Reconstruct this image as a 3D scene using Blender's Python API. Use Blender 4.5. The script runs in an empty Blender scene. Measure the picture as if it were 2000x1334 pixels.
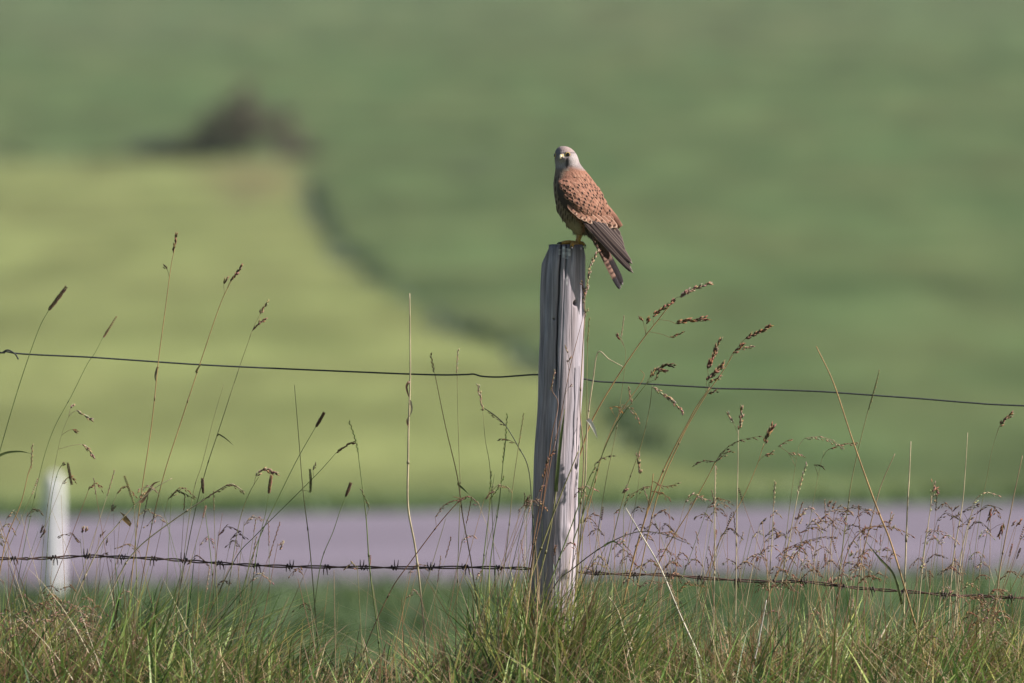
import bpy, math, random
import numpy as np
from mathutils import Vector, Matrix

# ------------------------------------------------------------------ camera, light, exposure
scene = bpy.context.scene
COL = scene.collection
FPX = 500.0 / 36.0 * 2000.0          # focal length in photo pixels
DCAM = FPX / 1000.0                  # 27.78 m to the fence: 1 px = 1 mm there
ZC = 0.94                            # camera height, level with the post top
HORIZ = 480.0                        # photo row of the camera's eye level

cam_data = bpy.data.cameras.new('camera')
cam = bpy.data.objects.new('camera', cam_data)
COL.objects.link(cam)
cam_data.lens = 500.0
cam_data.sensor_width = 36.0
cam_data.clip_start = 0.5
cam_data.clip_end = 8000.0
cam.location = (0, -DCAM, ZC)
cam.rotation_euler = (math.pi / 2 - math.atan((667 - HORIZ) / FPX), 0, 0)
cam_data.dof.use_dof = True
cam_data.dof.focus_distance = DCAM - 0.02
cam_data.dof.aperture_fstop = 6.8
scene.camera = cam

SUN_EL = math.radians(37)
SUN_A = math.radians(7)             # how far the sun stands in front of due right
sun_dir = Vector((math.cos(SUN_EL) * math.cos(SUN_A), -math.cos(SUN_EL) * math.sin(SUN_A), math.sin(SUN_EL)))
world = bpy.data.worlds.new('World')
scene.world = world
world.use_nodes = True
wn = world.node_tree.nodes
sky = wn.new('ShaderNodeTexSky')
sky.sky_type = 'NISHITA'
sky.sun_disc = False
sky.sun_elevation = SUN_EL
sky.sun_rotation = math.atan2(sun_dir.x, sun_dir.y)
bg = wn['Background']
bg.inputs['Strength'].default_value = 0.05
world.node_tree.links.new(sky.outputs[0], bg.inputs['Color'])
sl = bpy.data.lights.new('sun', 'SUN')
sl.energy = 5.0
sl.angle = math.radians(0.55)
sl.color = (1.0, 0.93, 0.85)
sun = bpy.data.objects.new('sun', sl)
COL.objects.link(sun)
sun.location = (20, -5, 30)
sun.rotation_euler = sun_dir.to_track_quat('Z', 'Y').to_euler()
scene.view_settings.view_transform = 'Standard'
scene.view_settings.look = 'None'
scene.view_settings.gamma = 1.0
scene.view_settings.use_curve_mapping = False
scene.view_settings.exposure = 0.85

rng = np.random.default_rng(7)
random.seed(7)

# ------------------------------------------------------------------ positions
def sstep(a, b, x):
    t = np.clip((np.asarray(x, float) - a) / (b - a), 0, 1)
    return t * t * (3 - 2 * t)

HD = np.array([-400, -60, 15, 25, 27.78, 28.6, 30, 34, 42, 52, 57.5, 60, 62, 67, 69, 72, 85, 100, 150, 200, 250, 300, 400, 500, 700, 1000, 1600, 4000.])
HH = np.array([-1.3, -1.2, -1.1, -0.97, -.94, -.945, -1.0, -1.14, -1.36, -1.58, -1.65, -1.60, -1.45, -1.275, -1.33, -1.26, -1.10, -.95, -.35, .30, 1.30, 2.6, 5.6, 9.5, 17, 28, 42, 45.])
def ground_z(x, y):
    d = np.asarray(y, float) + DCAM
    h = (np.interp(d - .4, HD, HH) + np.interp(d + .4, HD, HH) + np.interp(d, HD, HH)) / 3
    tilt = .015 * 40 * np.tanh(np.asarray(x, float) / 40) * sstep(42, 58, d)
    return ZC + h + tilt

def P(px, py, y=0.0):
    """photo pixel at depth y behind the fence line -> world point"""
    s = (DCAM + y) / FPX
    return Vector(((px - 1000) * s, y, ZC - (py - HORIZ) * s))

def G(px, py, d0=57.0):
    """photo pixel -> point on the ground"""
    d = np.linspace(d0, 900, 12000)
    x = (px - 1000) / FPX * d
    f = ZC - (py - HORIZ) / FPX * d - ground_z(x, d - DCAM)
    k = np.where(f < 0)[0]
    k = k[0] if len(k) else len(d) - 1
    return Vector((x[k], d[k] - DCAM, float(ground_z(x[k], d[k] - DCAM))))

# ------------------------------------------------------------------ mesh helpers
def make_mesh(name, V, F, C=None, smooth=True):
    me = bpy.data.meshes.new(name)
    me.from_pydata([tuple(v) for v in V], [], F)
    if C is not None:
        a = me.color_attributes.new('Col', 'FLOAT_COLOR', 'POINT')
        c = np.ones((len(V), 4), np.float32)
        c[:, :3] = np.asarray(C, np.float32)
        a.data.foreach_set('color', c.ravel())
    if smooth:
        me.polygons.foreach_set('use_smooth', [True] * len(me.polygons))
    me.update()
    return me

def np_mesh(name, V, Q, C, smooth=True):
    """fast quad mesh from numpy arrays"""
    me = bpy.data.meshes.new(name)
    V = np.ascontiguousarray(V, np.float32); Q = np.ascontiguousarray(Q, np.int32)
    me.vertices.add(len(V)); me.vertices.foreach_set('co', V.ravel())
    me.loops.add(Q.size); me.loops.foreach_set('vertex_index', Q.ravel())
    me.polygons.add(len(Q)); me.polygons.foreach_set('loop_start', np.arange(0, Q.size, 4, dtype=np.int32))
    me.update(calc_edges=True)
    if smooth:
        me.polygons.foreach_set('use_smooth', np.ones(len(Q), bool))
    a = me.color_attributes.new('Col', 'FLOAT_COLOR', 'POINT')
    c = np.ones((len(V), 4), np.float32); c[:, :3] = C
    a.data.foreach_set('color', c.ravel())
    me.validate()
    return me

def link(name, me, mat, parent=None, loc=None):
    o = bpy.data.objects.new(name, me)
    COL.objects.link(o)
    if mat is not None and me is not None and not me.materials:
        me.materials.append(mat)
    if loc is not None:
        o.location = loc
    if parent is not None:
        o.parent = parent
    return o

def tag(o, label=None, cat=None, group=None, kind=None):
    if label: o['label'] = label
    if cat: o['category'] = cat
    if group: o['group'] = group
    if kind: o['kind'] = kind
    return o

def empty(name, loc, label, cat, group=None):
    o = bpy.data.objects.new(name, None)
    o.empty_display_size = 0.05
    COL.objects.link(o)
    o.location = loc
    return tag(o, label, cat, group)

class MB:
    def __init__(self, origin=(0, 0, 0)):
        self.V, self.F, self.C = [], [], []
        self.o = Vector(origin)
    def v(self, p, c):
        self.V.append(Vector(p) - self.o); self.C.append(c)
        return len(self.V) - 1
    def tube(self, pts, radii, col, n=6, cap=True, cols=None):
        pts = [Vector(p) for p in pts]
        m = len(pts)
        if not hasattr(radii, '__len__'): radii = [radii] * m
        prev = None; rings = []
        for i, p in enumerate(pts):
            t = (pts[min(i + 1, m - 1)] - pts[max(i - 1, 0)])
            if t.length < 1e-9: t = Vector((0, 0, 1))
            t.normalize()
            if prev is None:
                a = t.cross(Vector((0, 1, 0)))
                if a.length < 1e-3: a = t.cross(Vector((1, 0, 0)))
            else:
                a = prev - t * prev.dot(t)
            a.normalize(); prev = a
            b = t.cross(a)
            c = cols[i] if cols else col
            rings.append([self.v(p + (a * math.cos(2 * math.pi * k / n) + b * math.sin(2 * math.pi * k / n)) * radii[i], c) for k in range(n)])
        for i in range(m - 1):
            for k in range(n):
                self.F.append((rings[i][k], rings[i][(k + 1) % n], rings[i + 1][(k + 1) % n], rings[i + 1][k]))
        if cap:
            self.F.append(tuple(reversed(rings[0]))); self.F.append(tuple(rings[-1]))
    def spikelet(self, p, d, L, w, c):
        d = Vector(d).normalized(); p = Vector(p)
        a = d.cross(Vector((random.uniform(-1, 1), random.uniform(-1, 1), random.uniform(-1, 1))))
        if a.length < 1e-4: a = d.orthogonal()
        a.normalize(); b = d.cross(a)
        c2 = tuple(x * random.uniform(.75, 1.3) for x in c)
        i0 = self.v(p, tuple(x * .7 for x in c2))
        r = [self.v(p + d * L * .38 + (a * math.cos(q) + b * math.sin(q) * .7) * w * .5, c2) for q in (0, 1.57, 3.14, 4.71)]
        i1 = self.v(p + d * L, tuple(x * 1.25 for x in c2))
        for k in range(4):
            self.F.append((i0, r[(k + 1) % 4], r[k])); self.F.append((i1, r[k], r[(k + 1) % 4]))
    def ribbon(self, pts, widths, col, side=None, cols=None, fold=.25):
        """leaf blade with a folded midrib"""
        pts = [Vector(p) for p in pts]; m = len(pts); rows = []
        for i, p in enumerate(pts):
            t = pts[min(i + 1, m - 1)] - pts[max(i - 1, 0)]
            if t.length < 1e-9: t = Vector((0, 0, 1))
            t.normalize()
            s = Vector(side) if side is not None else t.cross(Vector((0, 1, 0)))
            s = s - t * s.dot(t)
            if s.length < 1e-4: s = t.orthogonal()
            s.normalize(); nn = t.cross(s); w = widths[i] * .5
            c = cols[i] if cols else col
            rows.append((self.v(p - s * w + nn * w * fold, c), self.v(p, c), self.v(p + s * w + nn * w * fold, c)))
        for i in range(m - 1):
            for k in (0, 1):
                self.F.append((rows[i][k], rows[i][k + 1], rows[i + 1][k + 1], rows[i + 1][k]))
    def build(self, name, mat, parent=None, smooth=True):
        return link(name, make_mesh(name, self.V, self.F, self.C, smooth), mat, parent)

def smooth_path(pts, n=6):
    """Catmull-Rom through points"""
    pts = [Vector(p) for p in pts]
    if len(pts) < 3:
        return [pts[0].lerp(pts[-1], k / n) for k in range(n + 1)]
    q = [pts[0] * 2 - pts[1]] + pts + [pts[-1] * 2 - pts[-2]]
    out = []
    for i in range(1, len(q) - 2):
        for k in range(n):
            t = k / n
            p0, p1, p2, p3 = q[i - 1], q[i], q[i + 1], q[i + 2]
            out.append(.5 * ((2 * p1) + (p2 - p0) * t + (2 * p0 - 5 * p1 + 4 * p2 - p3) * t * t + (3 * p1 - p0 - 3 * p2 + p3) * t ** 3))
    out.append(pts[-1])
    return out

# ------------------------------------------------------------------ materials
def nodes(name):
    m = bpy.data.materials.new(name); m.use_nodes = True
    nt = m.node_tree
    return m, nt, nt.nodes, nt.links, nt.nodes['Principled BSDF']

def col_mat(name, rough=.7, var=.35, scale=60, stretch=(1, 1, 1), bump=0, translucent=0, spec=.3, detail=4):
    m, nt, N, L, p = nodes(name)
    at = N.new('ShaderNodeAttribute'); at.attribute_name = 'Col'
    tc = N.new('ShaderNodeTexCoord'); mp = N.new('ShaderNodeMapping'); mp.inputs['Scale'].default_value = stretch
    no = N.new('ShaderNodeTexNoise'); no.inputs['Scale'].default_value = scale; no.inputs['Detail'].default_value = detail
    L.new(tc.outputs['Object'], mp.inputs['Vector']); L.new(mp.outputs[0], no.inputs['Vector'])
    mr = N.new('ShaderNodeMapRange'); mr.inputs['From Min'].default_value = .25; mr.inputs['From Max'].default_value = .75
    mr.inputs['To Min'].default_value = 1 - var; mr.inputs['To Max'].default_value = 1 + var
    L.new(no.outputs['Fac'], mr.inputs['Value'])
    mx = N.new('ShaderNodeVectorMath'); mx.operation = 'SCALE'
    L.new(at.outputs['Color'], mx.inputs[0]); L.new(mr.outputs[0], mx.inputs['Scale'])
    L.new(mx.outputs[0], p.inputs['Base Color'])
    p.inputs['Roughness'].default_value = rough
    p.inputs['Specular IOR Level'].default_value = spec
    if bump:
        b = N.new('ShaderNodeBump'); b.inputs['Strength'].default_value = bump; b.inputs['Distance'].default_value = .004
        L.new(no.outputs['Fac'], b.inputs['Height']); L.new(b.outputs[0], p.inputs['Normal'])
    if translucent:
        tr = N.new('ShaderNodeBsdfTranslucent'); L.new(mx.outputs[0], tr.inputs['Color'])
        ms = N.new('ShaderNodeMixShader'); ms.inputs[0].default_value = translucent
        L.new(p.outputs[0], ms.inputs[1]); L.new(tr.outputs[0], ms.inputs[2])
        L.new(ms.outputs[0], N['Material Output'].inputs['Surface'])
    return m

M_GRASS = col_mat('grass_blade', .5, .25, 40, translucent=.25, spec=.35)
M_STEM = col_mat('grass_stem', .55, .2, 90, spec=.4)
M_SEED = col_mat('grass_seed', .8, .35, 300, translucent=.15, spec=.2)
M_WOOD = col_mat('weathered_wood', .85, .36, 55, (5, 5, .3), bump=.25, spec=.2, detail=8)
M_RUST = col_mat('rusty_steel', .75, .4, 260, bump=.4, spec=.35)
M_PLUMAGE = col_mat('plumage', .9, .16, 420, spec=.1, bump=.15)
M_SKIN = col_mat('bird_skin', .5, .2, 600, spec=.4, bump=.2)
M_HORN = col_mat('beak_horn', .3, .1, 300, spec=.5)
M_LEAF = col_mat('shrub_leaf', .7, .3, 4, translucent=.2)
M_PAINT = col_mat('white_plastic', .5, .06, 9, spec=.4)

def ground_material():
    m, nt, N, L, p = nodes('pasture')
    at = N.new('ShaderNodeAttribute'); at.attribute_name = 'Col'
    tc = N.new('ShaderNodeTexCoord')
    def noise(scale, detail, rough=.55, st=None):
        n = N.new('ShaderNodeTexNoise'); n.inputs['Scale'].default_value = scale
        n.inputs['Detail'].default_value = detail; n.inputs['Roughness'].default_value = rough
        if st:
            mp = N.new('ShaderNodeMapping'); mp.inputs['Scale'].default_value = st
            L.new(tc.outputs['Object'], mp.inputs[0]); L.new(mp.outputs[0], n.inputs['Vector'])
        else:
            L.new(tc.outputs['Object'], n.inputs['Vector'])
        return n
    big, mid, fine = noise(.09, 3), noise(1.0, 4, .6, (.85, .075, 1)), noise(9, 6, .7)
    def rng_(n, lo, hi):
        r = N.new('ShaderNodeMapRange'); r.inputs['From Min'].default_value = .3; r.inputs['From Max'].default_value = .7
        r.inputs['To Min'].default_value = lo; r.inputs['To Max'].default_value = hi
        L.new(n.outputs['Fac'], r.inputs['Value']); return r
    a, b, c = rng_(big, .82, 1.18), rng_(mid, .70, 1.30), rng_(fine, .55, 1.45)
    m1 = N.new('ShaderNodeMath'); m1.operation = 'MULTIPLY'; L.new(a.outputs[0], m1.inputs[0]); L.new(b.outputs[0], m1.inputs[1])
    m2 = N.new('ShaderNodeMath'); m2.operation = 'MULTIPLY'; L.new(m1.outputs[0], m2.inputs[0]); L.new(c.outputs[0], m2.inputs[1])
    # straw tint drifting through the sward
    hue = N.new('ShaderNodeMix'); hue.data_type = 'RGBA'
    hm = rng_(noise(1.0, 3, .6, (.5, .05, 1)), 0, .25); L.new(hm.outputs[0], hue.inputs['Factor'])
    L.new(at.outputs['Color'], hue.inputs[6]); hue.inputs[7].default_value = (.15, .125, .06, 1)
    sc = N.new('ShaderNodeVectorMath'); sc.operation = 'SCALE'
    L.new(hue.outputs[2], sc.inputs[0]); L.new(m2.outputs[0], sc.inputs['Scale'])
    L.new(sc.outputs[0], p.inputs['Base Color'])
    p.inputs['Roughness'].default_value = .95; p.inputs['Specular IOR Level'].default_value = .05
    bp = N.new('ShaderNodeBump'); bp.inputs['Strength'].default_value = .5; bp.inputs['Distance'].default_value = .05
    L.new(fine.outputs['Fac'], bp.inputs['Height']); L.new(bp.outputs[0], p.inputs['Normal'])
    return m

def road_material():
    m, nt, N, L, p = nodes('asphalt')
    tc = N.new('ShaderNodeTexCoord')
    n1 = N.new('ShaderNodeTexNoise'); n1.inputs['Scale'].default_value = 220; n1.inputs['Detail'].default_value = 4
    n2 = N.new('ShaderNodeTexNoise'); n2.inputs['Scale'].default_value = .7; n2.inputs['Detail'].default_value = 4
    mp = N.new('ShaderNodeMapping'); mp.inputs['Scale'].default_value = (.25, 1, 1)
    L.new(tc.outputs['Object'], n1.inputs['Vector']); L.new(tc.outputs['Object'], mp.inputs[0]); L.new(mp.outputs[0], n2.inputs['Vector'])
    ad = N.new('ShaderNodeMath'); ad.operation = 'ADD'; L.new(n1.outputs['Fac'], ad.inputs[0]); L.new(n2.outputs['Fac'], ad.inputs[1])
    cr = N.new('ShaderNodeValToRGB'); cr.color_ramp.elements[0].position = .3; cr.color_ramp.elements[1].position = .75
    cr.color_ramp.elements[0].color = (.115, .094, .125, 1); cr.color_ramp.elements[1].color = (.225, .19, .245, 1)
    hf = N.new('ShaderNodeMath'); hf.operation = 'MULTIPLY'; hf.inputs[1].default_value = .5; L.new(ad.outputs[0], hf.inputs[0])
    L.new(hf.outputs[0], cr.inputs[0]); L.new(cr.outputs[0], p.inputs['Base Color'])
    p.inputs['Roughness'].default_value = .9
    b = N.new('ShaderNodeBump'); b.inputs['Strength'].default_value = .4; b.inputs['Distance'].default_value = .01
    L.new(n1.outputs['Fac'], b.inputs['Height']); L.new(b.outputs[0], p.inputs['Normal'])
    return m

# ------------------------------------------------------------------ the setting: ground and road
CURVE = np.array([(-3000, 316), (300, 314), (560, 318), (600, 345), (615, 415), (650, 480), (740, 560), (850, 622), (1000, 690),
                  (1130, 765), (1200, 830), (1240, 885), (1400, 925), (2000, 952), (6000, 968)], float)
def to_px(x, y, z):
    d = y + DCAM
    return 1000 + x / d * FPX, HORIZ + (ZC - z) / d * FPX

def build_ground():
    D = np.concatenate([np.linspace(-120, 10, 12), np.linspace(14, 26, 20), np.linspace(26.2, 31, 60), np.linspace(31.2, 57, 90),
                        np.linspace(57.2, 76, 150), 76 * 1.0075 ** np.arange(1, 290), np.array([720, 800, 900, 1000, 1150, 1300.])])
    s = np.concatenate([-np.geomspace(9, 1.5, 16), np.linspace(-1.45, 1.45, 200), np.geomspace(1.5, 9, 16)])
    W = 1.4 + .038 * np.maximum(D, 0) + np.maximum(-D, 0) * .05
    X = s[None, :] * W[:, None]; Y = np.repeat((D - DCAM)[:, None], len(s), 1)
    Z = ground_z(X, Y)
    # gentle real undulation of the pasture
    und = np.sin(X * .9 + Y * .21) * np.sin(Y * .37 + 1.3 + X * .2) * .05 + np.sin(X * .31 - Y * .11 + 2) * .06
    DD = Y + DCAM
    Z = Z + und * sstep(74, 110, DD)
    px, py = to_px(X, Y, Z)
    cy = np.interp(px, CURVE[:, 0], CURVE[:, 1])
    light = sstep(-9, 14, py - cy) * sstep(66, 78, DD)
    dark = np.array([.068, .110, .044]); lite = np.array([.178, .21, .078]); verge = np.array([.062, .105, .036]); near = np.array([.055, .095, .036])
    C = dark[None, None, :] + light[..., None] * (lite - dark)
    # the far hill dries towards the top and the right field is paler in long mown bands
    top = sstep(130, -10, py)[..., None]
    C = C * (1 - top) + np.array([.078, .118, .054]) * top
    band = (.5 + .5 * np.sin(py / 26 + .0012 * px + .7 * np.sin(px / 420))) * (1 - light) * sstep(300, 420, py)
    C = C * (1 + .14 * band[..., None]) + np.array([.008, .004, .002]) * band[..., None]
    v = ((DD > 66) & (DD < 74)) * sstep(74, 70.5, DD)
    C = C * (1 - v[..., None]) + verge * v[..., None]
    nr = sstep(63, 60, DD)[..., None]
    C = C * (1 - nr) + near * nr
    soil = sstep(26.9, 27.3, DD) * sstep(29.6, 28.6, DD)
    C = C * (1 - soil[..., None]) + np.array([.045, .042, .024]) * soil[..., None]
    # trampled, thin sward round the shrub
    def blob(cx, cyy, rx, ry, col, k):
        nonlocal C
        w = np.exp(-(((px - cx) / rx) ** 2 + ((py - cyy) / ry) ** 2))[..., None] * k
        C = C * (1 - w) + np.array(col) * w
    blob(510, 350, 70, 38, (.16, .135, .07), .7)
    blob(470, 385, 40, 22, (.10, .095, .05), .6)
    blob(430, 340, 60, 20, (.17, .14, .07), .5)
    blob(1180, 330, 34, 26, (.035, .075, .03), .7)
    blob(930, 325, 60, 20, (.04, .075, .04), .6)
    blob(1250, 820, 60, 60, (.035, .07, .035), .5)
    blob(1350, 60, 400, 50, (.09, .115, .055), .5)
    blob(250, 60, 250, 40, (.095, .13, .065), .5)
    n, k = X.shape
    V = np.stack([X, Y, Z], -1).reshape(-1, 3)
    idx = np.arange(n * k).reshape(n, k)
    Q = np.stack([idx[:-1, :-1], idx[:-1, 1:], idx[1:, 1:], idx[1:, :-1]], -1).reshape(-1, 4)
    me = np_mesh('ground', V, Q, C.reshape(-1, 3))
    tag(link('ground', me, ground_material()), kind='structure')

def build_road():
    xs = np.linspace(-70, 70, 281)
    ds = np.array([61.95, 62.0, 63.2, 64.5, 65.8, 67.0, 67.05])
    lift = np.array([-.05, .035, .05, .06, .05, .035, -.05])
    V = []; F = []
    for x in xs:
        wob = .05 * math.sin(x * 1.7) + .03 * math.sin(x * 4.1)
        for d, l in zip(ds, lift):
            y = d - DCAM + (wob if d < 63 else (-wob if d > 66 else 0))
            V.append((x, y, float(ground_z(x, d - DCAM)) + l))
    k = len(ds)
    for i in range(len(xs) - 1):
        for j in range(k - 1):
            F.append((i * k + j, (i + 1) * k + j, (i + 1) * k + j + 1, i * k + j + 1))
    tag(link('road', make_mesh('road', V, F), road_material()), kind='structure')

build_ground()
build_road()

# ------------------------------------------------------------------ fence post
PROW = [478, 520, 700, 900, 1100, 1420, 1800]
PCX = [1103, 1101, 1095, 1088, 1082, 1076, 1070]
PHW = [41.5, 43, 44, 45, 45, 46, 46]
def post_rows(py):
    return np.interp(py, PROW, PCX), np.interp(py, PROW, PHW)

def build_post():
    NA = 340
    rows = np.concatenate([np.linspace(478, 530, 40), np.linspace(532, 1220, 290), np.linspace(1224, 1640, 60)])
    th = np.linspace(0, 2 * math.pi, NA, endpoint=False)
    V = []; C = []
    r1 = np.random.default_rng(3)
    ph = r1.uniform(0, 6.28, 40); fr = r1.integers(9, 90, 40); am = r1.uniform(.02, .14, 40) / (fr / 14.)
    def signed(th, a):
        return (th - a + math.pi) % (2 * math.pi) - math.pi
    # cracks: (photo x offset from the centre, start row, end row, depth mm, half width mm, wobble)
    cracks = [(-8.5, 470, 772, 10, 1.3, .9), (3.0, 470, 545, 6, 1.1, .6), (14.5, 470, 520, 4, .8, .4), (-2, 760, 1010, 1.8, .7, 2.0),
              (28, 720, 1020, 2.0, .5, 1.2), (-27, 560, 980, 1.2, .7, 1.4), (18, 540, 730, .9, .5, 1.0), (36, 600, 900, .8, .5, 1.0), (-36, 500, 760, 1.0, .7, 1)]
    knots = [(1123.5, 592, 3.4, 4.4, 7), (1081, 623, 2.6, 2.0, 4), (1125, 911, 2.4, 5.5, 5), (1068, 905, 2.5, 5, 4), (1109, 1040, 9, 14, -2.0)]
    for i, py in enumerate(rows):
        cx, hw = post_rows(py)
        off = np.zeros(NA)
        for p_, f_, a_ in zip(ph, fr, am):
            off += a_ * np.sin(th * f_ + p_ + .5 * np.sin(py * .012 + p_ * 3) + py * .0016)
        off += 1.0 * np.sin(py * .017 + 2 * np.cos(th)) + .6 * np.sin(py * .041 + 3 * np.cos(th)) + 1.2 * np.sin(th * 2 + py * .004 + 1) + .8 * np.sin(th * 3 + py * .009 + 2)
        dk = np.ones(NA)
        xo = hw * np.cos(th)
        front = np.sin(th) < 0
        for cxo, a, b, dep, w, wb in cracks:
            if a <= py <= b:
                e = min(1, (b - py) / 60.) ** .6
                c0 = cxo + wb * math.sin(py * .021 + cxo) + .4 * wb * math.sin(py * .09)
                k = np.exp(-((xo - c0) / (w + .25)) ** 2) * e * front
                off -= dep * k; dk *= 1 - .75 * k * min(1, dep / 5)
        for kx, ky, rx, ry, dep in knots:
            q = ((xo + cx - kx) / rx) ** 2 + ((py - ky) / ry) ** 2
            k = np.exp(-q * q * .6) * front
            off -= dep * k
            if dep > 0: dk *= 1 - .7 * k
        # worn, rounded top edge
        te = max(0, 1 - (py - 478) / 9.0)
        r = hw + off - te * te * 3.5
        x = r * np.cos(th); y = r * np.sin(th)
        if py < 520:                       # axe cuts on the left and right of the top
            lim = np.interp(py, [478, 484, 517], [-31, -30, -43.5]); x = np.maximum(x, lim + .6 * np.sin(th * 17))
            lim2 = np.interp(py, [478, 484, 508], [35, 37.5, 43]); x = np.minimum(x, lim2)
        for j in range(NA):
            V.append(((cx + x[j] - 1000) / 1000, y[j] / 1000, (1420 - py) / 1000))
        base = np.array([.318, .287, .325])
        g = 1 + .12 * np.sin(th * 23 + 2 * np.sin(py * .007) + 3 * np.sin(th * 3)) * np.sin(py * .009 + th * 5) + .07 * np.sin(th * 61 + 3 * np.sin(th * 5) + py * .01)
        c = base[None, :] * (g * dk)[:, None]
        # greyer, darker weathered top, silvery middle, earthy foot
        tp = np.exp(-((py - 478) / 22.) ** 2) * .45
        c = c * (1 - tp)
        ft = float(sstep(1000, 1300, py)); c = c * (1 - ft * .2) + np.array([.17, .14, .10]) * ft * .2
        blo = np.sin(th * 4 + py * .021 + 1) * np.sin(th * 9 - py * .013) * np.sin(py * .006 + th * 2)
        c = c * (1 + .30 * blo)[:, None]
        warm = .5 + .5 * np.sin(th * 7 + py * .011 + 2)
        c = c * (1 + np.outer(warm, [.06, 0, -.05]))
        # bird droppings run down from the top
        for dx, a, b, w in ((-1.5, 481, 503, 2.8), (4.5, 485, 506, 2.6), (9.5, 486, 500, 2.6), (-9.5, 487, 497, 1.6), (7, 540, 556, 1.2)):
            if a < py < b:
                k = np.exp(-((xo - dx) / w) ** 2 * 1.2) * front * (.55 + .45 * math.sin(py * 1.3 + dx) * math.sin(py * .7))
                k = np.clip(k * 1.3, 0, 1)[:, None]
                c = c * (1 - k) + np.array([.62, .60, .60]) * k
        C.extend(c)
    F = []
    n = len(rows)
    for i in range(n - 1):
        for j in range(NA):
            k = (j + 1) % NA
            F.append((i * NA + j, (i + 1) * NA + j, (i + 1) * NA + k, i * NA + k))
    # top cap, slightly dished, with inner rings
    prev = list(range(NA)); cx, hw = post_rows(478)
    for q, s in enumerate((.8, .5, .2)):
        ring = []
        for j in range(NA):
            p = V[j]
            ring.append(len(V))
            V.append(((cx - 1000) / 1000 + (p[0] - (cx - 1000) / 1000) * s, p[1] * s, .9425 - .0008 * q + .0006 * math.sin(j * .9 + q)))
            C.append(np.array([.12, .11, .12]) * (1 + .2 * math.sin(j * .4)))
        for j in range(NA):
            k = (j + 1) % NA
            F.append((prev[j], prev[k], ring[k], ring[j]))
        prev = ring
    F.append(tuple(reversed(prev)) if False else tuple(prev))
    root = empty('fence_post', P(1076, 1420), 'weathered grey round wooden fence post with long cracks and a perching kestrel', 'fence post')
    V = [Vector(v) - root.location for v in V]
    link('post', make_mesh('post', V, F, C), M_WOOD, root)
    # staples that hold the two wires at the back of the post
    for py in (736, 1117):
        cx, hw = post_rows(py)
        mb = MB(root.location)
        y = hw / 1000
        pts = [P(cx - 4, py - 9, y - .004), P(cx - 4, py - 8, y + .006), P(cx, py - 2, y + .0085), P(cx + 4, py + 5, y + .006), P(cx + 4, py + 6, y - .004)]
        mb.tube(smooth_path(pts, 4), .0016, (.08, .06, .05), 6)
        mb.build('staple', M_RUST, root)
    return root

build_post()

def side_post(px, label):
    """neighbouring post just outside the frame that carries the wires"""
    x0 = (px - 1000) / 1000
    mb = MB((x0, 0, 0)); NA = 40
    rings = []
    for i, z in enumerate(np.linspace(-.3, .93, 60)):
        ring = []
        for j in range(NA):
            a = 2 * math.pi * j / NA
            r = .044 + .0012 * math.sin(a * 5 + z * 3) + .0008 * math.sin(a * 11 + z * 9)
            if z > .9: r -= (z - .9) * .2
            g = .2 * (1 + .2 * math.sin(a * 13 + z * 4))
            ring.append(mb.v((x0 + r * math.cos(a), r * math.sin(a), z), (g, g * .92, g)))
        rings.append(ring)
    for i in range(59):
        for j in range(NA):
            mb.F.append((rings[i][j], rings[i][(j + 1) % NA], rings[i + 1][(j + 1) % NA], rings[i + 1][j]))
    mb.F.append(tuple(rings[-1]))
    o = mb.build('fence_post', M_WOOD)
    o.location = (x0, 0, 0)
    tag(o, label, 'fence post')
side_post(-1010, 'round wooden fence post beyond the left edge of the picture, without a bird')
side_post(3010, 'round wooden fence post beyond the right edge of the picture, without a bird')

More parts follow.
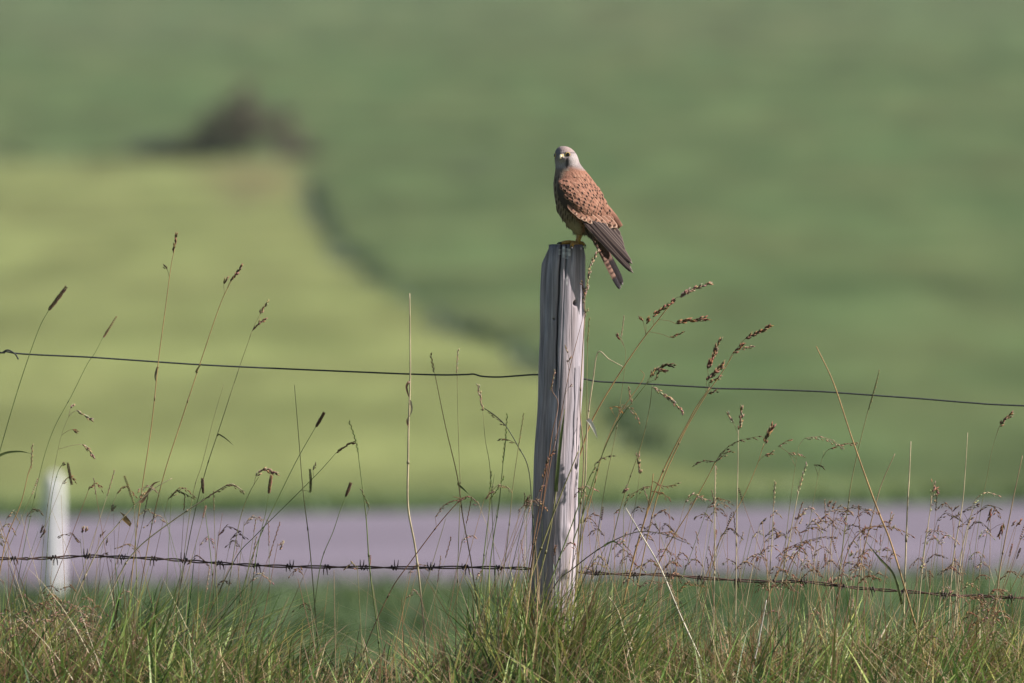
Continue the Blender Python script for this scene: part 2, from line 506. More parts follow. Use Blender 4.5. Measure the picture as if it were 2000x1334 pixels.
# ------------------------------------------------------------------ wires
WY = .0475
def build_wires():
    top = [(-1010, 648), (-500, 668), (-40, 688), (8, 687), (30, 690), (70, 693), (130, 696), (180, 698), (260, 704), (400, 713), (560, 721), (700, 727),
           (780, 730), (860, 732), (910, 732), (925, 731), (942, 735), (975, 736), (1010, 734), (1048, 732), (1095, 735), (1137, 740), (1170, 745), (1230, 748),
           (1290, 752), (1380, 757), (1400, 759), (1480, 760), (1600, 765), (1650, 768), (1720, 773), (1800, 779), (1900, 787), (2000, 793), (2500, 812), (3010, 826)]
    root = empty('plain_fence_wire', P(1095, 735, WY), 'thin dark plain wire strung across the upper part of the post', 'wire')
    mb = MB(root.location)
    pts = smooth_path([P(a, b + random.uniform(-.5, .5), WY) for a, b in top], 5)
    mb.tube(pts, .00165, (.035, .04, .04), 7)
    mb.build('strand', M_RUST, root)
    mb = MB(root.location)
    k = [(-6, 684), (3, 689), (12, 684), (20, 685), (30, 692), (36, 702)]
    mb.tube(smooth_path([P(a, b, WY - .004) for a, b in k], 5), .0014, (.035, .04, .04), 6)
    mb.build('wire_tail', M_RUST, root)

    low = [(-1010, 1076), (-400, 1088), (0, 1091), (60, 1091), (110, 1089), (170, 1086), (230, 1088), (300, 1091), (350, 1094), (400, 1098), (460, 1102), (520, 1105),
           (600, 1107), (700, 1108), (800, 1109), (900, 1108), (980, 1109), (1040, 1111), (1085, 1115), (1150, 1119), (1230, 1122), (1300, 1123), (1400, 1131), (1500, 1136),
           (1570, 1136), (1660, 1147), (1720, 1152), (1780, 1156), (1850, 1162), (1930, 1165), (2000, 1168), (2500, 1180), (3010, 1186)]
    root = empty('barbed_wire', P(1085, 1115, WY), 'rusty twisted barbed wire strung low between the grass stems', 'barbed wire')
    path = smooth_path([P(a, b, WY + .001) for a, b in low], 10)
    # resample at 7 mm
    rs = [path[0]]
    for a, b in zip(path[:-1], path[1:]):
        n = max(1, int((b - a).length / .007))
        rs += [a.lerp(b, (i + 1) / n) for i in range(n)]
    for s in (0, 1):
        mb = MB(root.location); pts = []; cols = []
        for i, p in enumerate(rs):
            ph = i * .36 + s * math.pi
            pts.append(p + Vector((0, math.cos(ph), math.sin(ph))) * .0021)
            r = .5 + .5 * math.sin(i * .031 + s) * math.sin(i * .11)
            cols.append((.055 + .05 * r, .035 + .022 * r, .032 + .012 * r))
        mb.tube(pts, .0015, None, 5, cols=cols)
        mb.build('strand', M_RUST, root)
    bx = [-330, -180, -60, 28, 103, 168, 235, 298, 362, 430, 503, 568, 640, 708, 770, 845, 905, 972, 1165, 1236, 1306, 1372, 1440, 1508, 1572, 1641, 1705, 1770, 1845, 1915, 1978, 2080, 2200]
    lx = [p.x for p in rs]
    for px in bx:
        i = min(range(len(rs)), key=lambda q: abs(rs[q].x - (px - 1000) / 1000 * (DCAM + WY) / DCAM))
        c = rs[i]; t = (rs[min(i + 1, len(rs) - 1)] - rs[i - 1]).normalized()
        mb = MB(root.location); a0 = random.uniform(0, 6.28); up = Vector((0, 0, 1)); yy = Vector((0, 1, 0))
        for s in (0, 1):
            off = (s - .5) * .007; pts = []
            a = a0 + s * 1.7
            d0 = yy * math.cos(a) + up * math.sin(a)
            pts.append(c + t * (off - .003) + d0 * .0155)
            for k in range(9):
                q = a + k * .79
                pts.append(c + t * (off - .003 + k * .0008) + (yy * math.cos(q) + up * math.sin(q)) * .0046)
            q = a + 8 * .79
            pts.append(c + t * (off + .0045) + (yy * math.cos(q) + up * math.sin(q)) * .0155)
            mb.tube(pts, [.0006] + [.0013] * 9 + [.0006], (.06, .04, .035), 5)
        mb.build('barb', M_RUST, root)
build_wires()

# ------------------------------------------------------------------ road marker post
def build_marker():
    g = G(105, 1155)
    D = g.y + DCAM; s = D / FPX
    root = empty('road_marker_post', g, 'white road marker post with rounded top standing at the near road edge', 'marker post')
    H = (1155 - 926) * s
    mb = MB(); n = 36; rings = []
    hs = list(np.linspace(-.15, H - .05, 14)) + list(H - .05 + .05 * np.sin(np.linspace(.15, 1.57, 9)))
    for z in hs:
        w = .035 if z < H - .05 else .035 * math.sqrt(max(.02, 1 - ((z - (H - .05)) / .0505) ** 2))
        w *= 1.0 + .04 * (1 - max(z, 0) / H)
        ring = []
        for k in range(n):
            a = 2 * math.pi * k / n
            # rounded triangular section, flat face towards the traffic side
            r = 1 - .12 * math.cos(3 * a + .5)
            ring.append(mb.v((w * r * math.cos(a), w * .85 * r * math.sin(a), z), (.78, .76, .79)))
        rings.append(ring)
    for i in range(len(rings) - 1):
        for k in range(n):
            mb.F.append((rings[i][k], rings[i][(k + 1) % n], rings[i + 1][(k + 1) % n], rings[i + 1][k]))
    mb.F.append(tuple(rings[-1]))
    mb.build('shaft', M_PAINT, root)
build_marker()

# ------------------------------------------------------------------ shrub on the far field boundary
def leaf_cloud(mb, centre, rad, n, size, cols, flat=.5):
    for _ in range(n):
        while True:
            v = Vector((random.uniform(-1, 1), random.uniform(-1, 1), random.uniform(-1, 1)))
            if v.length < 1: break
        v = v * (.55 + .45 * random.random())
        p = Vector(centre) + Vector((v.x * rad[0], v.y * rad[1], v.z * rad[2]))
        d = Vector((random.uniform(-1, 1), random.uniform(-1, 1), random.uniform(-.6, 1))).normalized()
        s = d.orthogonal().normalized(); L = size * random.uniform(.6, 1.4); c = random.choice(cols)
        k = random.uniform(.7, 1.3); c = tuple(x * k for x in c)
        a = mb.v(p, c); b = mb.v(p + d * L * .5 + s * L * .3, c); e = mb.v(p + d * L, c); f = mb.v(p + d * L * .5 - s * L * .3, c)
        mb.F.append((a, b, e, f))

def build_bush():
    g = G(470, 306)
    D = g.y + DCAM; s = D / FPX
    root = empty('shrub', g, 'dark brownish shrub growing on the far field boundary', 'shrub')
    tr = MB(root.location)
    for k in range(9):
        a = random.uniform(0, 6.28); r = random.uniform(.2, .65)
        p1 = g + Vector((math.cos(a) * r * .5, math.sin(a) * r * .5, .45)); p2 = g + Vector((math.cos(a) * r, math.sin(a) * r, random.uniform(.75, 1.0)))
        tr.tube(smooth_path([g + Vector((math.cos(a) * .05, math.sin(a) * .05, -.1)), p1, p2], 4), [.03 - .0022 * i for i in range(9)], (.07, .055, .045), 6)
    tr.build('trunk', M_WOOD, root)
    cr = MB(root.location)
    cols = [(.09, .07, .05), (.105, .078, .058), (.075, .07, .045), (.115, .09, .062), (.08, .082, .046)]
    def at(px, py, dy=0): 
        return g + Vector(((px - 470) * s, dy, (306 - py) * s))
    for px, py, rx, rz in ((438, 238, 52, 44), (502, 232, 50, 44), (470, 208, 48, 22), (408, 262, 40, 32), (548, 262, 42, 30), (470, 262, 70, 40), (585, 287, 34, 13), (375, 285, 46, 14), (560, 225, 20, 22), (480, 178, 14, 16)):
        leaf_cloud(cr, at(px, py, random.uniform(-.2, .2)), (rx * s * 1.15, rx * s, rz * s * 1.15), int(7 * rx), .085, cols)
    cr.build('crown', M_LEAF, root)
build_bush()

# rough tussocks along ditch, field margins and verge: nobody could count them
def tussocks():
    V = []; Q = []; C = []
    r = np.random.default_rng(11)
    def clump(p, h, w, n, col):
        for _ in range(n):
            a = r.uniform(0, 6.28); rr = r.uniform(0, w); L = h * r.uniform(.5, 1.1); le = r.uniform(.1, .8)
            b = np.array([p.x + math.cos(a) * rr, p.y + math.sin(a) * rr, p.z - .02])
            d = np.array([math.cos(a + r.uniform(-.8, .8)), math.sin(a + r.uniform(-.8, .8)), 0]); sd = np.array([-d[1], d[0], 0]) * .02
            c = np.array(col) * r.uniform(.7, 1.35)
            i = len(V)
            for t in (0, .5, 1):
                q = b + d * L * le * t * t + np.array([0, 0, L * (t - .25 * le * t * t)])
                V.append(q - sd * (1 - .8 * t)); V.append(q + sd * (1 - .8 * t)); C.append(c); C.append(c)
            Q.append((i, i + 1, i + 3, i + 2)); Q.append((i + 2, i + 3, i + 5, i + 4))
    def along(pts, step, h, w, n, col, jit):
        for (ax, ay), (bx, by) in zip(pts[:-1], pts[1:]):
            m = max(1, int(math.hypot(bx - ax, by - ay) / step))
            for k in range(m):
                t = (k + r.random()) / m
                if math.sin((ax + (bx - ax) * t) * .043) + math.sin((ax + (bx - ax) * t) * .11 + 1) < -.6: continue
                p = G(ax + (bx - ax) * t + r.normal() * jit, ay + (by - ay) * t + r.normal() * jit * .35)
                clump(p, h * r.uniform(.6, 1.25), w, n, col)
    dk = (.05, .08, .05)
    along([(604, 350), (618, 420), (655, 480), (740, 558)], 6, .26, .3, 16, dk, 6)
    along([(740, 558), (850, 620), (1000, 686), (1130, 762)], 9, .15, .25, 12, dk, 6)
    along([(1130, 762), (1200, 830), (1250, 885)], 7, .10, .25, 12, (.045, .078, .036), 14)
    along([(-60, 308), (280, 306)], 9, .16, .4, 10, (.075, .085, .05), 6)
    along([(280, 304), (420, 304)], 2.5, .38, .4, 24, (.038, .05, .036), 5)
    along([(540, 300), (600, 306)], 2.5, .3, .4, 24, (.06, .052, .038), 5)
    me = np_mesh('tussock_grass', np.array(V), np.array(Q), np.array(C), smooth=False)
    tag(link('tussock_grass', me, M_GRASS), 'rough dark tussocks along the ditch and far field edge', 'grass', kind='stuff')
tussocks()

# verge grass on both sides of the road
def blades(n, base, length, width, az, lean, curve, col0, col1, S=6, sag=.35):
    """vectorised grass blades: arrays of length n -> V, Q, C"""
    t = np.linspace(0, 1, S)[None, :]
    L = length[:, None]
    hor = L * (lean[:, None] * t + curve[:, None] * t ** 2)
    up = L * (t * (1 - .35 * lean[:, None] ** 2) - sag * np.abs(curve[:, None]) * t ** 2.5)
    dx, dy = np.cos(az)[:, None], np.sin(az)[:, None]
    twist = rng.uniform(-.9, .9, n)[:, None] + rng.uniform(-.8, .8, n)[:, None] * t
    c = np.stack([base[:, 0:1] + dx * hor, base[:, 1:2] + dy * hor, base[:, 2:3] + up], -1)
    w = width[:, None] * .5 * np.clip(1.05 - t ** 2.2, .06, 1) 
    sx, sy = np.cos(az[:, None] + math.pi / 2 + twist), np.sin(az[:, None] + math.pi / 2 + twist)
    sd = np.stack([sx * w, sy * w, np.zeros_like(w)], -1)
    V = np.stack([c - sd, c + sd], 2).reshape(n, S * 2, 3)
    i = np.arange(S - 1)
    q = np.stack([2 * i, 2 * i + 1, 2 * i + 3, 2 * i + 2], -1)
    Q = (np.arange(n)[:, None, None] * (2 * S) + q[None]).reshape(-1, 4)
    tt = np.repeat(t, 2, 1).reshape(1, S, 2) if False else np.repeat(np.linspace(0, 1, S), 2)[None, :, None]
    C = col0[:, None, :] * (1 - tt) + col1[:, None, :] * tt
    return V.reshape(-1, 3), Q, C.reshape(-1, 3)

def verge():
    n = 34000
    d = np.where(rng.random(n) < .5, rng.uniform(59, 61.9, n), rng.uniform(67.1, 71, n))
    x = rng.uniform(-12, 12, n)
    base = np.stack([x, d - DCAM, ground_z(x, d - DCAM) - .01], -1)
    col = np.array([.06, .105, .035])[None] * rng.uniform(.6, 1.4, (n, 1))
    V, Q, C = blades(n, base, rng.uniform(.05, .13, n), np.full(n, .014), rng.uniform(0, 6.28, n), rng.uniform(.05, .6, n), rng.uniform(0, .5, n), col, col * 1.2, S=4)
    tag(link('verge_grass', np_mesh('verge_grass', V, Q, C, False), M_GRASS), 'green grass on the verges along the road', 'grass', kind='stuff')
verge()

# ------------------------------------------------------------------ the kestrel
def feather_mesh(name, L, W, cols, camber=.12, bend=.0, tipw=.5, nu=6, nv=8, thick=.0006):
    """a vane with a shaft: root at origin, grows along +x, width along y, top side +z.
    cols(u, v) -> colour, u across in -1..1, v along 0..1"""
    V = []; C = []; F = []
    for side in (1, -1):
        for j in range(nv + 1):
            v = j / nv
            w = W * .5 * (min(1, (v + .06) * 3.2) ** .6) * (1 - max(0, (v - tipw) / (1 - tipw)) ** 2.4) ** .5
            w = max(w, .0003)
            for i in range(nu + 1):
                u = -1 + 2 * i / nu
                z = -camber * W * u * u + bend * L * v * v + (thick * .5 * (1 - u * u) * side) + (.0005 if abs(u) < .1 and side > 0 else 0)
                V.append((L * v - .06 * W * abs(u), w * u, z)); C.append(cols(u, v))
    m = (nu + 1) * (nv + 1)
    for s in (0, 1):
        for j in range(nv):
            for i in range(nu):
                a = s * m + j * (nu + 1) + i
                q = (a, a + nu + 1, a + nu + 2, a + 1)
                F.append(q if s else tuple(reversed(q)))
    return make_mesh(name, V, F, C)

# horizontal slices of head and body in the photo: row, left, right, half depth
SL = np.array([(285.6, 1096, 1104, 3), (287, 1092, 1109, 9), (289.5, 1088.5, 1114, 13), (293, 1085.5, 1119, 16.5), (298, 1083.6, 1123.5, 19.5), (304, 1083, 1127, 21.5),
               (311, 1083.2, 1129.8, 22.5), (318, 1084, 1131.4, 22.5), (325, 1085, 1136, 23), (333, 1084.5, 1143, 26), (345, 1082.4, 1153, 32), (359, 1080.6, 1163.5, 37),
               (377, 1081.6, 1173, 40), (395, 1084.4, 1178, 40), (410, 1089, 1177, 37), (425, 1095, 1171, 31), (438, 1106, 1163, 23), (448, 1115, 1152, 15), (454, 1121, 1146, 9), (458, 1126, 1141, 4)], float)
SHEAR = .48
BY = .0      # depth of the body's axis
def slice_at(py):
    l = np.interp(py, SL[:, 0], SL[:, 1]); r = np.interp(py, SL[:, 0], SL[:, 2]); d = np.interp(py, SL[:, 0], SL[:, 3])
    return (l + r) / 2, (r - l) / 2, d
def sh(py):
    return SHEAR * float(sstep(318, 365, py))
def body_front(px, py):
    """depth (m) of the near surface of the body at a photo pixel"""
    c, a, b = slice_at(py)
    u = min(.985, max(-.985, (px - c) / a))
    return BY + (-b * math.sqrt(1 - u * u) + sh(py) * (px - c)) / 1000
def head_front(px, py):
    return body_front(px, py)

def hash2(x, y):
    s = math.sin(x * 127.1 + y * 311.7) * 43758.5453
    return s - math.floor(s)
def spots(px, py, cell, r, seed=0):
    """scattered dark drops in a staggered grid, 0..1"""
    gx, gy = px / cell, py / cell
    best = 0
    for ix in (math.floor(gx) - 1, math.floor(gx), math.floor(gx) + 1):
        for iy in (math.floor(gy) - 1, math.floor(gy), math.floor(gy) + 1):
            cx = ix + .5 + .6 * (hash2(ix + seed, iy) - .5); cy = iy + .5 + .6 * (hash2(ix, iy + seed + 9) - .5)
            d = math.hypot((gx - cx) * cell / r, (gy - cy) * cell / (r * 1.25))
            best = max(best, 1 - max(0, min(1, (d - .6) / .5)))
    return best

def mixc(a, b, t):
    return tuple(x * (1 - t) + y * t for x, y in zip(a, b))
RUF = (.25, .125, .087); RUFL = (.34, .19, .135); DRK = (.022, .013, .012); GREY = (.235, .197, .195); PALE = (.36, .315, .31); BUFF = (.215, .16, .12)
def ell(px, py, cx, cy, rx, ry, soft=.5):
    q = math.hypot((px - cx) / rx, (py - cy) / ry)
    return 1 - max(0, min(1, (q - 1 + soft * .5) / soft))

def body_col(px, py, front, u):
    # back to breast split follows the shoulder line
    n = hash2(round(px * 2), round(py * 2)) - .5
    if py < 334:
        c = GREY
        c = mixc(c, (.33, .245, .225), ell(px, py, 1109, 292, 13, 7, .9) * .7)            # browner crown
        c = mixc(c, PALE, ell(px, py, 1121, 312, 9, 12, .8) * .9)                          # pale cheek
        if front:
            c = mixc(c, PALE, ell(px, py, 1094, 320, 9, 8, .8) * .8)                       # throat
            c = mixc(c, (.17, .155, .17), ell(px, py, 1088, 297, 7, 8, .9) * .55)           # slaty forehead
            c = mixc(c, (.50, .42, .30), ell(px, py, 1101.5, 304, 3.6, 3.2, .7) * .9)        # pale lores
            c = mixc(c, (.05, .04, .04), ell(px, py, 1107.8, 314, 2.5, 6.5, .6) * .9)     # moustache stripe
            c = mixc(c, (.05, .04, .04), ell(px, py, 1107.0, 323, 3.0, 6.5, .7) * .9)
            c = mixc(c, (.10, .085, .09), ell(px, py, 1109, 302.5, 5.4, 4.6, .5) * .6)       # dark round the eye
            c = mixc(c, (.11, .09, .09), ell(px, py, 1117.5, 298.6, 6, 1.2, .9) * .7)          # line behind the eye
            c = mixc(c, (.17, .15, .15), ell(px, py, 1115, 326, 5, 1.8, .9) * .6)
        t = float(sstep(322, 333, py - (px - 1120) * .25 * (px > 1112)))
        t *= float(sstep(1104, 1112, px))
        c = mixc(c, RUF, t)
        if px < 1112:
            c = mixc(c, BUFF, float(sstep(326, 334, py)))
    else:
        bx = np.interp(py, [334, 350, 380, 410, 440], [1104, 1098, 1100, 1112, 1135])
        back = float(sstep(bx - 6, bx + 6, px)) if front else float(sstep(1125, 1140, px))
        br = BUFF
        st = (.5 + .5 * math.sin(px * 1.35 + 1.4 * math.sin(py * .09))) ** 4 * (.5 + .5 * math.sin(py * .42 + px * .6))
        br = mixc(br, DRK, min(1, st * 2.4) * float(sstep(336, 350, py)) * float(sstep(452, 425, py)))
        br = mixc(br, (.34, .27, .19), float(sstep(425, 450, py)))
        bk = mixc(RUF, DRK, spots(px, py, 9.0, 1.9) * .85 * float(sstep(338, 352, py)))
        c = mixc(br, bk, back)
    k = 1 + .16 * n
    if py < 334: k *= 1 + .16 * math.sin(px * 1.9 + 2 * math.sin(py * .25)) * math.sin(py * .55 + px * .2)
    return tuple(x * k for x in c)

def build_kestrel():
    foot = P(1130, 477.5)
    root = empty('kestrel', foot, 'rufous spotted kestrel perched on the post, head turned to the camera', 'bird')
    O = root.location
    NA = 150
    rows = np.concatenate([np.linspace(285.6, 292, 16), np.linspace(292.6, 458, 230)])
    # smooth interpolation of the slices
    def sm(k):
        y = np.interp(rows, SL[:, 0], SL[:, k]); w = np.ones(9) / 9
        yp = np.pad(y, 4, mode='edge'); ys = np.convolve(yp, w, 'valid')
        e = sstep(289, 293, rows) * sstep(458, 450, rows)
        return y * (1 - e) + ys * e
    Lf, Rt, Dp = sm(1), sm(2), sm(3)
    mb = MB(O); rings = []
    for i, py in enumerate(rows):
        c, a, b = (Lf[i] + Rt[i]) / 2, (Rt[i] - Lf[i]) / 2, Dp[i]
        ring = []
        for k in range(NA):
            th = 2 * math.pi * k / NA
            ux, uy = math.cos(th), math.sin(th)
            px = c + a * ux; y = (b * uy + sh(py) * a * ux)
            if py < 330:      # face: brow ridge, cheek, sunken lores
                if uy < 0:
                    y -= 1.6 * ell(px, py, 1108, 297.4, 7, 2.2, .9)
                    y += 1.8 * ell(px, py, 1102.5, 303.5, 3.5, 3.5, .9)
                    y -= 1.6 * ell(px, py, 1116, 312, 9, 9, 1.2)
                    y -= 3.6 * ell(px, py, 1096, 307, 7.5, 7.5, 1.2)
            # feathery break-up of belly and neck
            rag = .55 * (hash2(k * 3, i // 3) - .5) + (1.3 * (hash2(k, i // 2) - .5) if py > 425 and px < 1130 else 0)
            ring.append(mb.v(P(px + rag * ux, py, 0) + Vector((0, BY + (y + rag * uy) / 1000, 0)), body_col(px, py, uy < 0, ux)))
        rings.append(ring)
    for i in range(len(rows) - 1):
        for k in range(NA):
            j = (k + 1) % NA
            mb.F.append((rings[i][k], rings[i + 1][k], rings[i + 1][j], rings[i][j]))
    mb.F.append(tuple(rings[0])); mb.F.append(tuple(reversed(rings[-1])))
    body = mb.build('body', M_PLUMAGE, root)

    # eyes ----------------------------------------------------------------
    def eye(px, py, y, nrm, label=None):
        c = P(px, py, y); e = MB(O); nrm = Vector(nrm).normalized()
        a = nrm.orthogonal().normalized(); b = nrm.cross(a); prev = None
        for q in range(9):
            t = q / 8 * 1.5
            r = .0040 * math.cos(t); h = .0040 * math.sin(t) * .75
            col = (.006, .004, .004) if q > 2 else (.05, .02, .008)
            ring = [e.v(c + (a * math.cos(z) + b * math.sin(z)) * max(r, .0001) + nrm * h, col) for z in np.linspace(0, 2 * math.pi, 20, endpoint=False)]
            if prev:
                for k in range(20): e.F.append((prev[k], prev[(k + 1) % 20], ring[(k + 1) % 20], ring[k]))
            prev = ring
        e.F.append(tuple(prev))
        eo = e.build('eye', M_EYE, root)
        r_ = MB(O); pts = [c + (a * math.cos(z) + b * math.sin(z)) * .0043 + nrm * .0004 for z in np.linspace(0, 2 * math.pi, 25)]
        r_.tube(pts, .0008, (.62, .42, .08), 6)
        r_.build('eye_ring', M_SKIN, eo)
    eye(1108.8, 302.4, body_front(1109, 302.6) + .0002, (.10, -1, .05))
    eye(1084.4, 303.4, BY - .004, (-1, -.25, .05))

    # beak ----------------------------------------------------------------
    d = Vector((-.52, -.85, 0)).normalized(); sd = Vector((0, 0, 1)).cross(d)
    by = body_front(1097, 306)
    b0 = P(1097.5, 305.2, by + .002)
    up = Vector((0, 0, 1))
    cere = MB(O); bk = MB(O); lo = MB(O)
    # upper bill: centre line, half height, half width
    prof = [(0, 0, 4.3, 4.6), (2.5, .1, 4.2, 4.2), (4.6, -.3, 3.9, 3.7), (6.8, -1.2, 3.4, 3.0), (8.8, -2.9, 2.7, 2.2), (9.9, -5.0, 1.8, 1.4), (10.0, -6.8, .9, .7), (9.6, -8.2, .25, .2)]
    def loft(m, pr, cf):
        prev = None
        for i, (f, z, h, w) in enumerate(pr):
            ring = []
            for k in range(16):
                a = 2 * math.pi * k / 16
                ring.append(m.v(b0 + d * f / 1000 + up * (z + h * math.sin(a) * (1 if math.sin(a) > 0 else .55)) / 1000 + sd * w * math.cos(a) / 1000, cf(i, len(pr))))
            if prev:
                for k in range(16): m.F.append((prev[k], ring[k], ring[(k + 1) % 16], prev[(k + 1) % 16]))
            else:
                m.F.append(tuple(ring))
            prev = ring
        m.F.append(tuple(reversed(prev)))
    loft(cere, [(x, z, h * 1.05, w * 1.05) for x, z, h, w in prof[:3]], lambda i, n: (.58, .42, .06))
    loft(bk, prof[2:], lambda i, n: mixc((.55, .50, .36), (.07, .07, .08), max(0, (i - 1) / (n - 2))))
    loft(lo, [(0, -3.4, 1.5, 3.4), (3, -3.6, 1.5, 2.9), (6, -4.2, 1.2, 2.1), (7.6, -4.6, .6, 1.0)], lambda i, n: (.5, .42, .22))
    bo = bk.build('beak', M_HORN, root); cere.build('cere', M_SKIN, bo); lo.build('lower_bill', M_HORN, bo)

    # feathers laid on the surface -------------------------------------------
    def cov(kind):
        fringe = .8 if kind == 'bar' else .3
        def f(u, v):
            c = mixc(RUF, RUFL, max(0, min(1, (v - .35) / .6)))
            if v > .9: c = mixc(c, (.46, .30, .22), fringe)
            if kind == 'spot' and math.hypot(u / .62, (v - .70) / .2) < 1: c = DRK
            if kind == 'bar' and abs(v - .74 - .08 * abs(u)) < .075 and abs(u) < .75: c = mixc(c, DRK, .9)
            if kind == 'drop' and math.hypot(u / .5, (v - .66) / .24) < 1: c = DRK
            return c
        return f
    FM = {k: feather_mesh(k + '_covert', .0165, .0105, cov(k), camber=.05, nu=6, nv=10) for k in ('spot', 'bar', 'drop', 'plain')}
    for m in FM.values(): m.materials.append(M_PLUMAGE)

    def wing_bulge(px, py):
        return 0
    # wing outline: upper edge and lower edge, from the wrist backwards
    UP = [(1091, 352.5), (1101, 350), (1112, 351.5), (1124, 357), (1138, 367), (1152, 380), (1166, 395), (1180, 410), (1194, 426), (1204.5, 442)]
    LO = [(1089.5, 355), (1087.5, 372), (1092, 391), (1101, 406), (1114, 418), (1131, 428), (1150, 436.5), (1168, 442), (1185, 445), (1203.5, 445)]
    def edge(E, t):
        t = t * (len(E) - 1); i = min(int(t), len(E) - 2); f = t - i
        return E[i][0] * (1 - f) + E[i + 1][0] * f, E[i][1] * (1 - f) + E[i + 1][1] * f
    def wing_y(px, py, s, t):
        c, a, b = slice_at(min(py, 432))
        q = min(py, 425)
        y = body_front(min(px, c + a * .93), q)
        y += max(0, px - (c + a * .93)) * .00055
        ridge = math.sin(math.pi * min(1, max(0, t))) ** .6
        return y - (.0095 * ridge + .0055) * (1 - .45 * s)
    wb = MB(O); NS, NT = 60, 30; grid = []
    for i in range(NS + 1):
        s = i / NS; U = edge(UP, s); Lw = edge(LO, s); row = []
        for j in range(NT + 1):
            t = j / NT
            px = U[0] * (1 - t) + Lw[0] * t; py = U[1] * (1 - t) + Lw[1] * t
            c = mixc(RUF, DRK, spots(px, py, 7.5, 1.7, 4) * .8)
            lead = float(sstep(.50, .62, t)) * float(sstep(.52, .36, s))  # dark primary coverts, with the leading edge's shade painted into the colour
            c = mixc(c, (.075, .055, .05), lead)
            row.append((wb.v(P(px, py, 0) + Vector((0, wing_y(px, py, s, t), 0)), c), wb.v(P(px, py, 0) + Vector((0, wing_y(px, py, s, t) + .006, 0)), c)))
        grid.append(row)
    for i in range(NS):
        for j in range(NT):
            for k in (0, 1):
                q = (grid[i][j][k], grid[i][j + 1][k], grid[i + 1][j + 1][k], grid[i + 1][j][k])
                wb.F.append(q if k == 0 else tuple(reversed(q)))
    for i in range(NS):
        for j in (0, NT):
            wb.F.append((grid[i][j][0], grid[i + 1][j][0], grid[i + 1][j][1], grid[i][j][1]))
    for j in range(NT):
        for i in (0, NS):
            wb.F.append((grid[i][j][0], grid[i][j][1], grid[i][j + 1][1], grid[i][j + 1][0]))
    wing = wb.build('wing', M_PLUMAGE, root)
    wing['label'] = 'folded near wing with rufous black-spotted coverts'

    def place(name, me, pos, dirv, nrm, parent, scale=1.0, lift=.0):
        x = Vector(dirv).normalized(); z = Vector(nrm); z = (z - x * z.dot(x)).normalized(); y = z.cross(x)
        if lift: 
            x = (x + z * lift).normalized(); z = (z - x * z.dot(x)).normalized()
        M = Matrix(((x.x, y.x, z.x, 0), (x.y, y.y, z.y, 0), (x.z, y.z, z.z, 0), (0, 0, 0, 1)))
        o = bpy.data.objects.new(name, me); COL.objects.link(o); o.parent = parent
        sv = scale if hasattr(scale, '__len__') else (scale, scale, scale)
        o.matrix_local = Matrix.Translation(Vector(pos) - O) @ M @ Matrix.Diagonal((*sv, 1))
        return o
    def surf_frame(fn, px, py, dpx, dpy):
        """point, along direction and normal on a depth surface fn(px, py)"""
        p = P(px, py, 0) + Vector((0, fn(px, py), 0)); e = 1.5
        tx = P(px + e, py, 0) + Vector((0, fn(px + e, py), 0)) - p
        tz = P(px, py - e, 0) + Vector((0, fn(px, py - e), 0)) - p
        n = tx.cross(tz).normalized()
        if n.y > 0: n = -n
        L = math.hypot(dpx, dpy)
        q = P(px + dpx / L * 2, py + dpy / L * 2, 0) + Vector((0, fn(px + dpx / L * 2, py + dpy / L * 2), 0)) - p
        return p, q.normalized(), n
    # wing coverts in rows, shingled from the wrist back
    R2 = random.Random(5)
    for i in range(13):
        s = .05 + .85 * i / 12
        U = edge(UP, s); Lw = edge(LO, s)
        ln = math.hypot(U[0] - Lw[0], U[1] - Lw[1]); n = max(2, int(ln / 6.2))
        for j in range(n + 1):
            t = (j + (.5 if i % 2 else 0)) / (n + .5)
            if t > .97: continue
            if s < .42 and t > .60: continue
            px = U[0] * (1 - t) + Lw[0] * t + R2.uniform(-1.8, 1.8); py = U[1] * (1 - t) + Lw[1] * t + R2.uniform(-1.8, 1.8)
            e2 = edge(UP, min(1, s + .08)); l2 = edge(LO, min(1, s + .08))
            dx = (e2[0] - U[0]) * (1 - t) + (l2[0] - Lw[0]) * t; dy = (e2[1] - U[1]) * (1 - t) + (l2[1] - Lw[1]) * t
            if t > .6: dx, dy = dx * .6 + 8 * .4, dy * .6 + 6 * .4
            dx += R2.uniform(-2, 2); dy += R2.uniform(-2, 2)
            fn = lambda a, b, s=s, t=t: wing_y(a, b, s, t)
            p, q, nn = surf_frame(fn, px, py, dx, dy)
            kind = R2.choices(('spot', 'drop', 'bar', 'plain'), (.42, .42, .0, .16) if s < .5 else (.35, .15, .4, .1))[0]
            sc = .62 + .5 * s
            place('covert_feather', FM[kind], p + nn * .0009, q, nn, wing, sc * R2.uniform(.92, 1.1), lift=.012)
